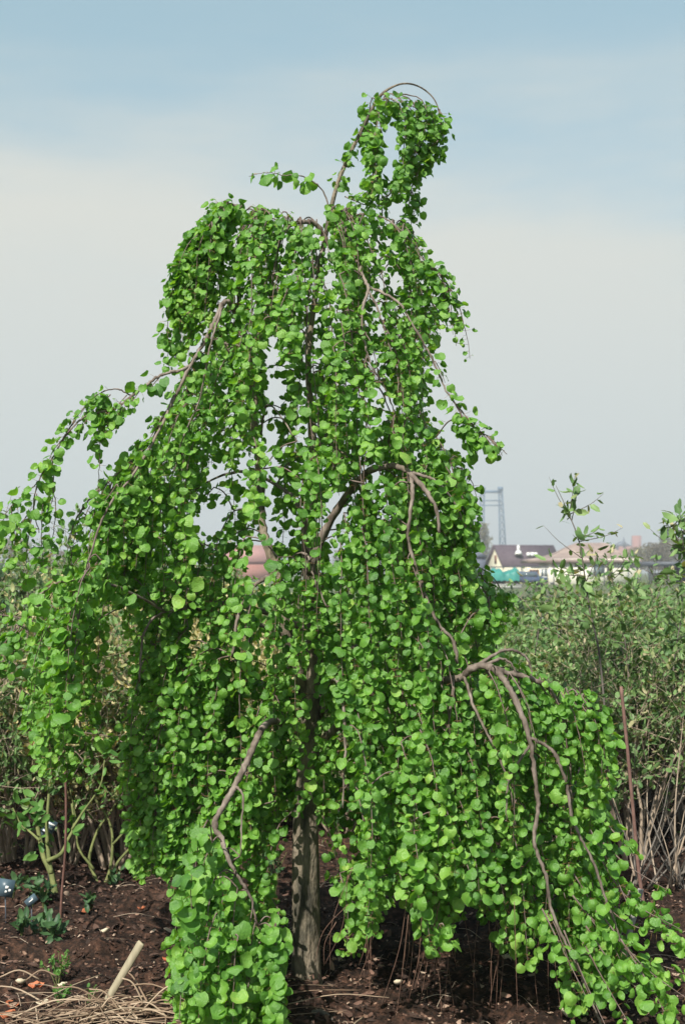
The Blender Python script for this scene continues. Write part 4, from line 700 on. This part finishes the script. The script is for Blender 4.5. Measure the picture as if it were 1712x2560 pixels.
# dense crests along the top edges and shoulders
for x0, y0, x1, y1, n_, dy0 in ((490, 465, 660, 490, 16, -.05), (660, 500, 760, 510, 10, -.05), (750, 470, 930, 510, 14, -.03), (430, 560, 490, 490, 8, -.04), (1110, 1525, 1370, 1600, 20, -.45), (1290, 1580, 1385, 1640, 14, -.35), (960, 1060, 1090, 1130, 12, -.2), (260, 1110, 430, 910, 9, -.28), (130, 1360, 235, 1270, 7, -.4), (10, 1440, 230, 1400, 8, -.42)):
    for k in range(n_):
        u = rng.uniform(); add_strand(PD(x0+(x1-x0)*u, y0+(y1-y0)*u+rng.uniform(4, 16), TY+dy0+rng.uniform(-.1, .1)), rng.uniform(.2, .6), .045 if y0 < 1000 else .05, 1, ok)
def fringe(pts, n_, L0, L1, ls):
    P1 = cr(w3(pts), 8)
    for k in range(n_): add_strand(P1[rng.integers(1, len(P1))].copy(), rng.uniform(L0, L1), ls, 1, lambda p: True, False)
fringe([(400, 850, -.28), (345, 875, -.32), (310, 900, -.34), (270, 930, -.35), (225, 945, -.36), (185, 960, -.38), (150, 1000, -.4), (120, 1050, -.4), (90, 1100, -.42), (70, 1170, -.42)], 15, .06, .14, .050)
fringe([(300, 905, -.33), (230, 905, -.34), (195, 930, -.35), (150, 1000, -.36)], 7, .07, .11, .048)
fringe([(985, 800, -.24), (1025, 900, -.26), (1055, 940, -.27), (1090, 980, -.28), (1130, 1010, -.29)], 12, .07, .13, .050)
fringe([(415, 880, -.27), (365, 980, -.3), (330, 1030, -.3), (285, 1070, -.3), (240, 1110, -.3), (205, 1145, -.3)], 12, .1, .45, .048)
fringe([(560, 470, -.02), (515, 470, -.04), (480, 510, -.05), (445, 560, -.05)], 14, .2, .5, .046)
fringe([(890, 505, -.12), (930, 540, -.14), (965, 590, -.15), (1000, 620, -.16), (1020, 650, -.16)], 10, .07, .3, .046)
fringe([(870, 222, 0), (905, 225, .02), (950, 235, .04), (985, 255, .04)], 6, .08, .2, .044)
fringe([(1150, 1150, -.2), (1080, 1120, -.2), (1000, 1050, -.2)], 1, .1, .2, .046)
# front-left skirt and bottom-right sprays reach nearer the camera
FL = [(395, 2140), (420, 2040), (440, 1900), (480, 1860), (560, 1900), (640, 1960), (655, 2050), (640, 2200), (640, 2480), (365, 2480), (380, 2260)]
for k in range(40):
    x = rng.uniform(400, 640); y = rng.uniform(1850, 2230); chk = lambda p: inpoly(*proj(p), FL)
    P0 = PD(x, y, TY-rng.uniform(.52, .78)); 
    if chk(P0): add_strand(P0, rng.uniform(.25, .6), .060, 1.0, chk)
BR = [(1380, 1960), (1440, 1960), (1568, 2100), (1640, 2200), (1640, 2480), (1340, 2480), (1290, 2280), (1380, 2200)]
def sway(a, b_, c_, dy, ls=.055, dens=.75):
    P1 = cr(w3([(*a, dy), (*b_, dy-.04), (*c_, dy-.1)]), 9); twq.tube(P1, np.linspace(.0028, .001, len(P1)), 5); strands.append((P1, ls, dens))
for a, b_, c_, dy in (((1380, 1930), (1440, 1985), (1530, 2040), -.45), ((1370, 1960), (1440, 2060), (1560, 2130), -.5), ((1330, 2010), (1430, 2110), (1560, 2150), -.5), ((1310, 2050), (1400, 2160), (1520, 2250), -.55), ((1330, 2080), (1440, 2180), (1570, 2230), -.55), ((1340, 2120), (1420, 2230), (1550, 2330), -.6), ((1330, 2150), (1390, 2260), (1460, 2380), -.62), ((1290, 2130), (1340, 2250), (1400, 2380), -.62), ((1380, 2100), (1470, 2210), (1590, 2300), -.6), ((1240, 2080), (1290, 2180), (1350, 2300), -.58), ((1350, 1900), (1400, 1990), (1440, 2080), -.48), ((1420, 2150), (1500, 2280), (1560, 2400), -.65), ((1360, 1850), (1400, 1900), (1450, 1960), -.4), ((1400, 2020), (1480, 2070), (1590, 2190), -.48), ((1300, 1980), (1360, 2080), (1420, 2200), -.52)):
    sway(a, b_, c_, dy, .056, .6)
# bare reddish shoot tips trailing to the soil
bt = MB()
for k in range(48):
    x = rng.choice([rng.normal(965, 22), rng.normal(1010, 25), rng.uniform(1090, 1260), rng.uniform(760, 880)], p=[.35, .2, .3, .15]); y0 = rng.uniform(1980, 2130); Yd = TY-rng.uniform(.3, .62); P0 = PD(x, y0, Yd)
    P2 = PD(x+rng.normal(-8, 25), min(rng.uniform(2180, 2360), 2600), Yd); P2[2] = max(P2[2], .005); mid = (P0+P2)/2+rng.standard_normal(3)*.012; bt.tube(cr([P0, mid, P2], 5), np.linspace(.0011, .0006, 11), 4)
bt.build('bare_shoots', M['bare'], tree, base=tuple(tb))
# ---- leaves on all strands
gd = np.array(guard); hy_ = proj; SWAN = [(876, 295), (902, 290), (905, 340), (912, 395), (896, 420), (876, 405)]
ages = []; pos = []; tips = []; nors = []; szs = []; pet = MB()
sd = np.array(sdir); pa_, pb_ = [], []
for pts, ls, dens in strands:
    seg = np.linalg.norm(np.diff(pts, axis=0), axis=1); cum = np.concatenate([[0], np.cumsum(seg)]); tot = cum[-1]
    if tot < .03: continue
    sage = rng.uniform(.15, .7)
    s_ = .01; az0 = rng.uniform(0, 6.28); side = 0
    while s_ < tot:
        p = np.array([np.interp(s_, cum, pts[:, k]) for k in range(3)]); i0 = min(np.searchsorted(cum, s_), len(pts)-1); tg = norm(pts[i0]-pts[max(0, i0-1)])
        e1 = norm(np.cross(tg, (.2, 1, .1))); e2 = np.cross(tg, e1); tipf = s_/tot; vig = 1 if tipf < .85 else 1-(tipf-.85)*3.2
        for h in (0, 1):
            if rng.uniform() > .93*dens+.05: continue
            nl = 1 if rng.uniform() < .7 else 2
            for _ in range(nl):
                az = az0+h*math.pi+rng.normal(0, .35); rd = e1*math.cos(az)+e2*math.sin(az)
                pd = norm(rd+tg*.25+np.array((-.10, -.28, .15))+rng.standard_normal(3)*.15); pl = rng.uniform(.010, .026)
                lb = p+pd*pl; outw = norm(np.array((lb[0]-tb[0], lb[1]-tb[1], 0)))
                tp = norm(pd*.45+np.array((0, 0, -.75))+rng.standard_normal(3)*.28)
                nr = pd*.55+np.array((0, 0, .55))+outw*.35+sd*.25+rng.standard_normal(3)*.55
                size = ls*vig*float(np.clip(rng.normal(.57, .15), .22, 1.05))
                if len(gd):
                    x, y = proj(lb+tp*size*.5); m_ = (np.abs(gd[:, 0]-x) < gd[:, 3]+size/.0022) & (np.abs(gd[:, 1]-y) < gd[:, 3]+size/.0022) & (lb[1]-.01 < gd[:, 2]+.02)
                    if m_.any():
                        g_ = gd[m_]; dmin = (np.hypot(g_[:, 0]-x, g_[:, 1]-y)-g_[:, 3]).min()
                        if dmin < size/.0030*.8 and rng.uniform() < (.9 if g_[:, 3].max() > 10 else .66): continue
                if lb[2] < .02: continue
                if 190 < hy_(lb+tp*size*.5)[1] < 430 and inpoly(*hy_(lb+tp*size*.5), SWAN): continue      # the open loop under the arched leader
                pos.append(lb); tips.append(tp); nors.append(nr); szs.append(size); ages.append(min(1, max(0, sage+.35*tipf**2+.1*rng.standard_normal()))); pa_.append(p); pb_.append(lb)
        s_ += rng.uniform(.013, .023); az0 += math.pi/2+rng.normal(0, .2)
N = len(pos); print('leaves', N, 'strands', len(strands), 'cnt', cnt)
c = MB(); cup = np.where(rng.uniform(size=N) < .55, rng.uniform(.08, .48, N), rng.uniform(-.32, -.04, N)); leaves(c, pos, tips, nors, szs, cup, rng.uniform(-.05, .22, N), LT)
co = c.build('crown', M['leaf'], tree, smooth=True, base=tuple(tb))
at = co.data.attributes.new('age', 'FLOAT', 'POINT'); at.data.foreach_set('value', np.repeat(np.array(ages), len(LT[0])).astype(np.float32))
twq.build('twigs', M['twig'], tree, smooth=True, base=tuple(tb))
A_ = np.array(pa_); B_ = np.array(pb_); th = np.arange(3)*2.094; o3 = np.stack([np.cos(th), .3*np.sin(th), np.sin(th)], 1)*.0006
V = np.concatenate([A_[:, None]+o3, B_[:, None]+o3*.8], 1); off = (np.arange(N)*6)[:, None, None]; F = np.array([(k, (k+1) % 3, 3+(k+1) % 3, 3+k) for k in range(3)])
MB().add(V.reshape(-1, 3), (F[None]+off).reshape(-1, 4)).build('petioles', M['petiole'], tree, base=tuple(tb))
# ------------------------------------------------------------------ haze
hm = bpy.data.materials.new('haze_air'); hm.use_nodes = True; n_ = hm.node_tree; n_.nodes.remove(n_.nodes['Principled BSDF']); pv = n_.nodes.new('ShaderNodeVolumePrincipled')
pv.inputs['Color'].default_value = (.86, .90, .95, 1); pv.inputs['Density'].default_value = .0008; pv.inputs['Anisotropy'].default_value = .1
n_.links.new(pv.outputs[0], n_.nodes['Material Output'].inputs['Volume'])
q = MB(); q.box((0, 1000, 21.5), (4800, 2800, 45)); o = q.build('haze', hm); o['kind'] = 'stuff'
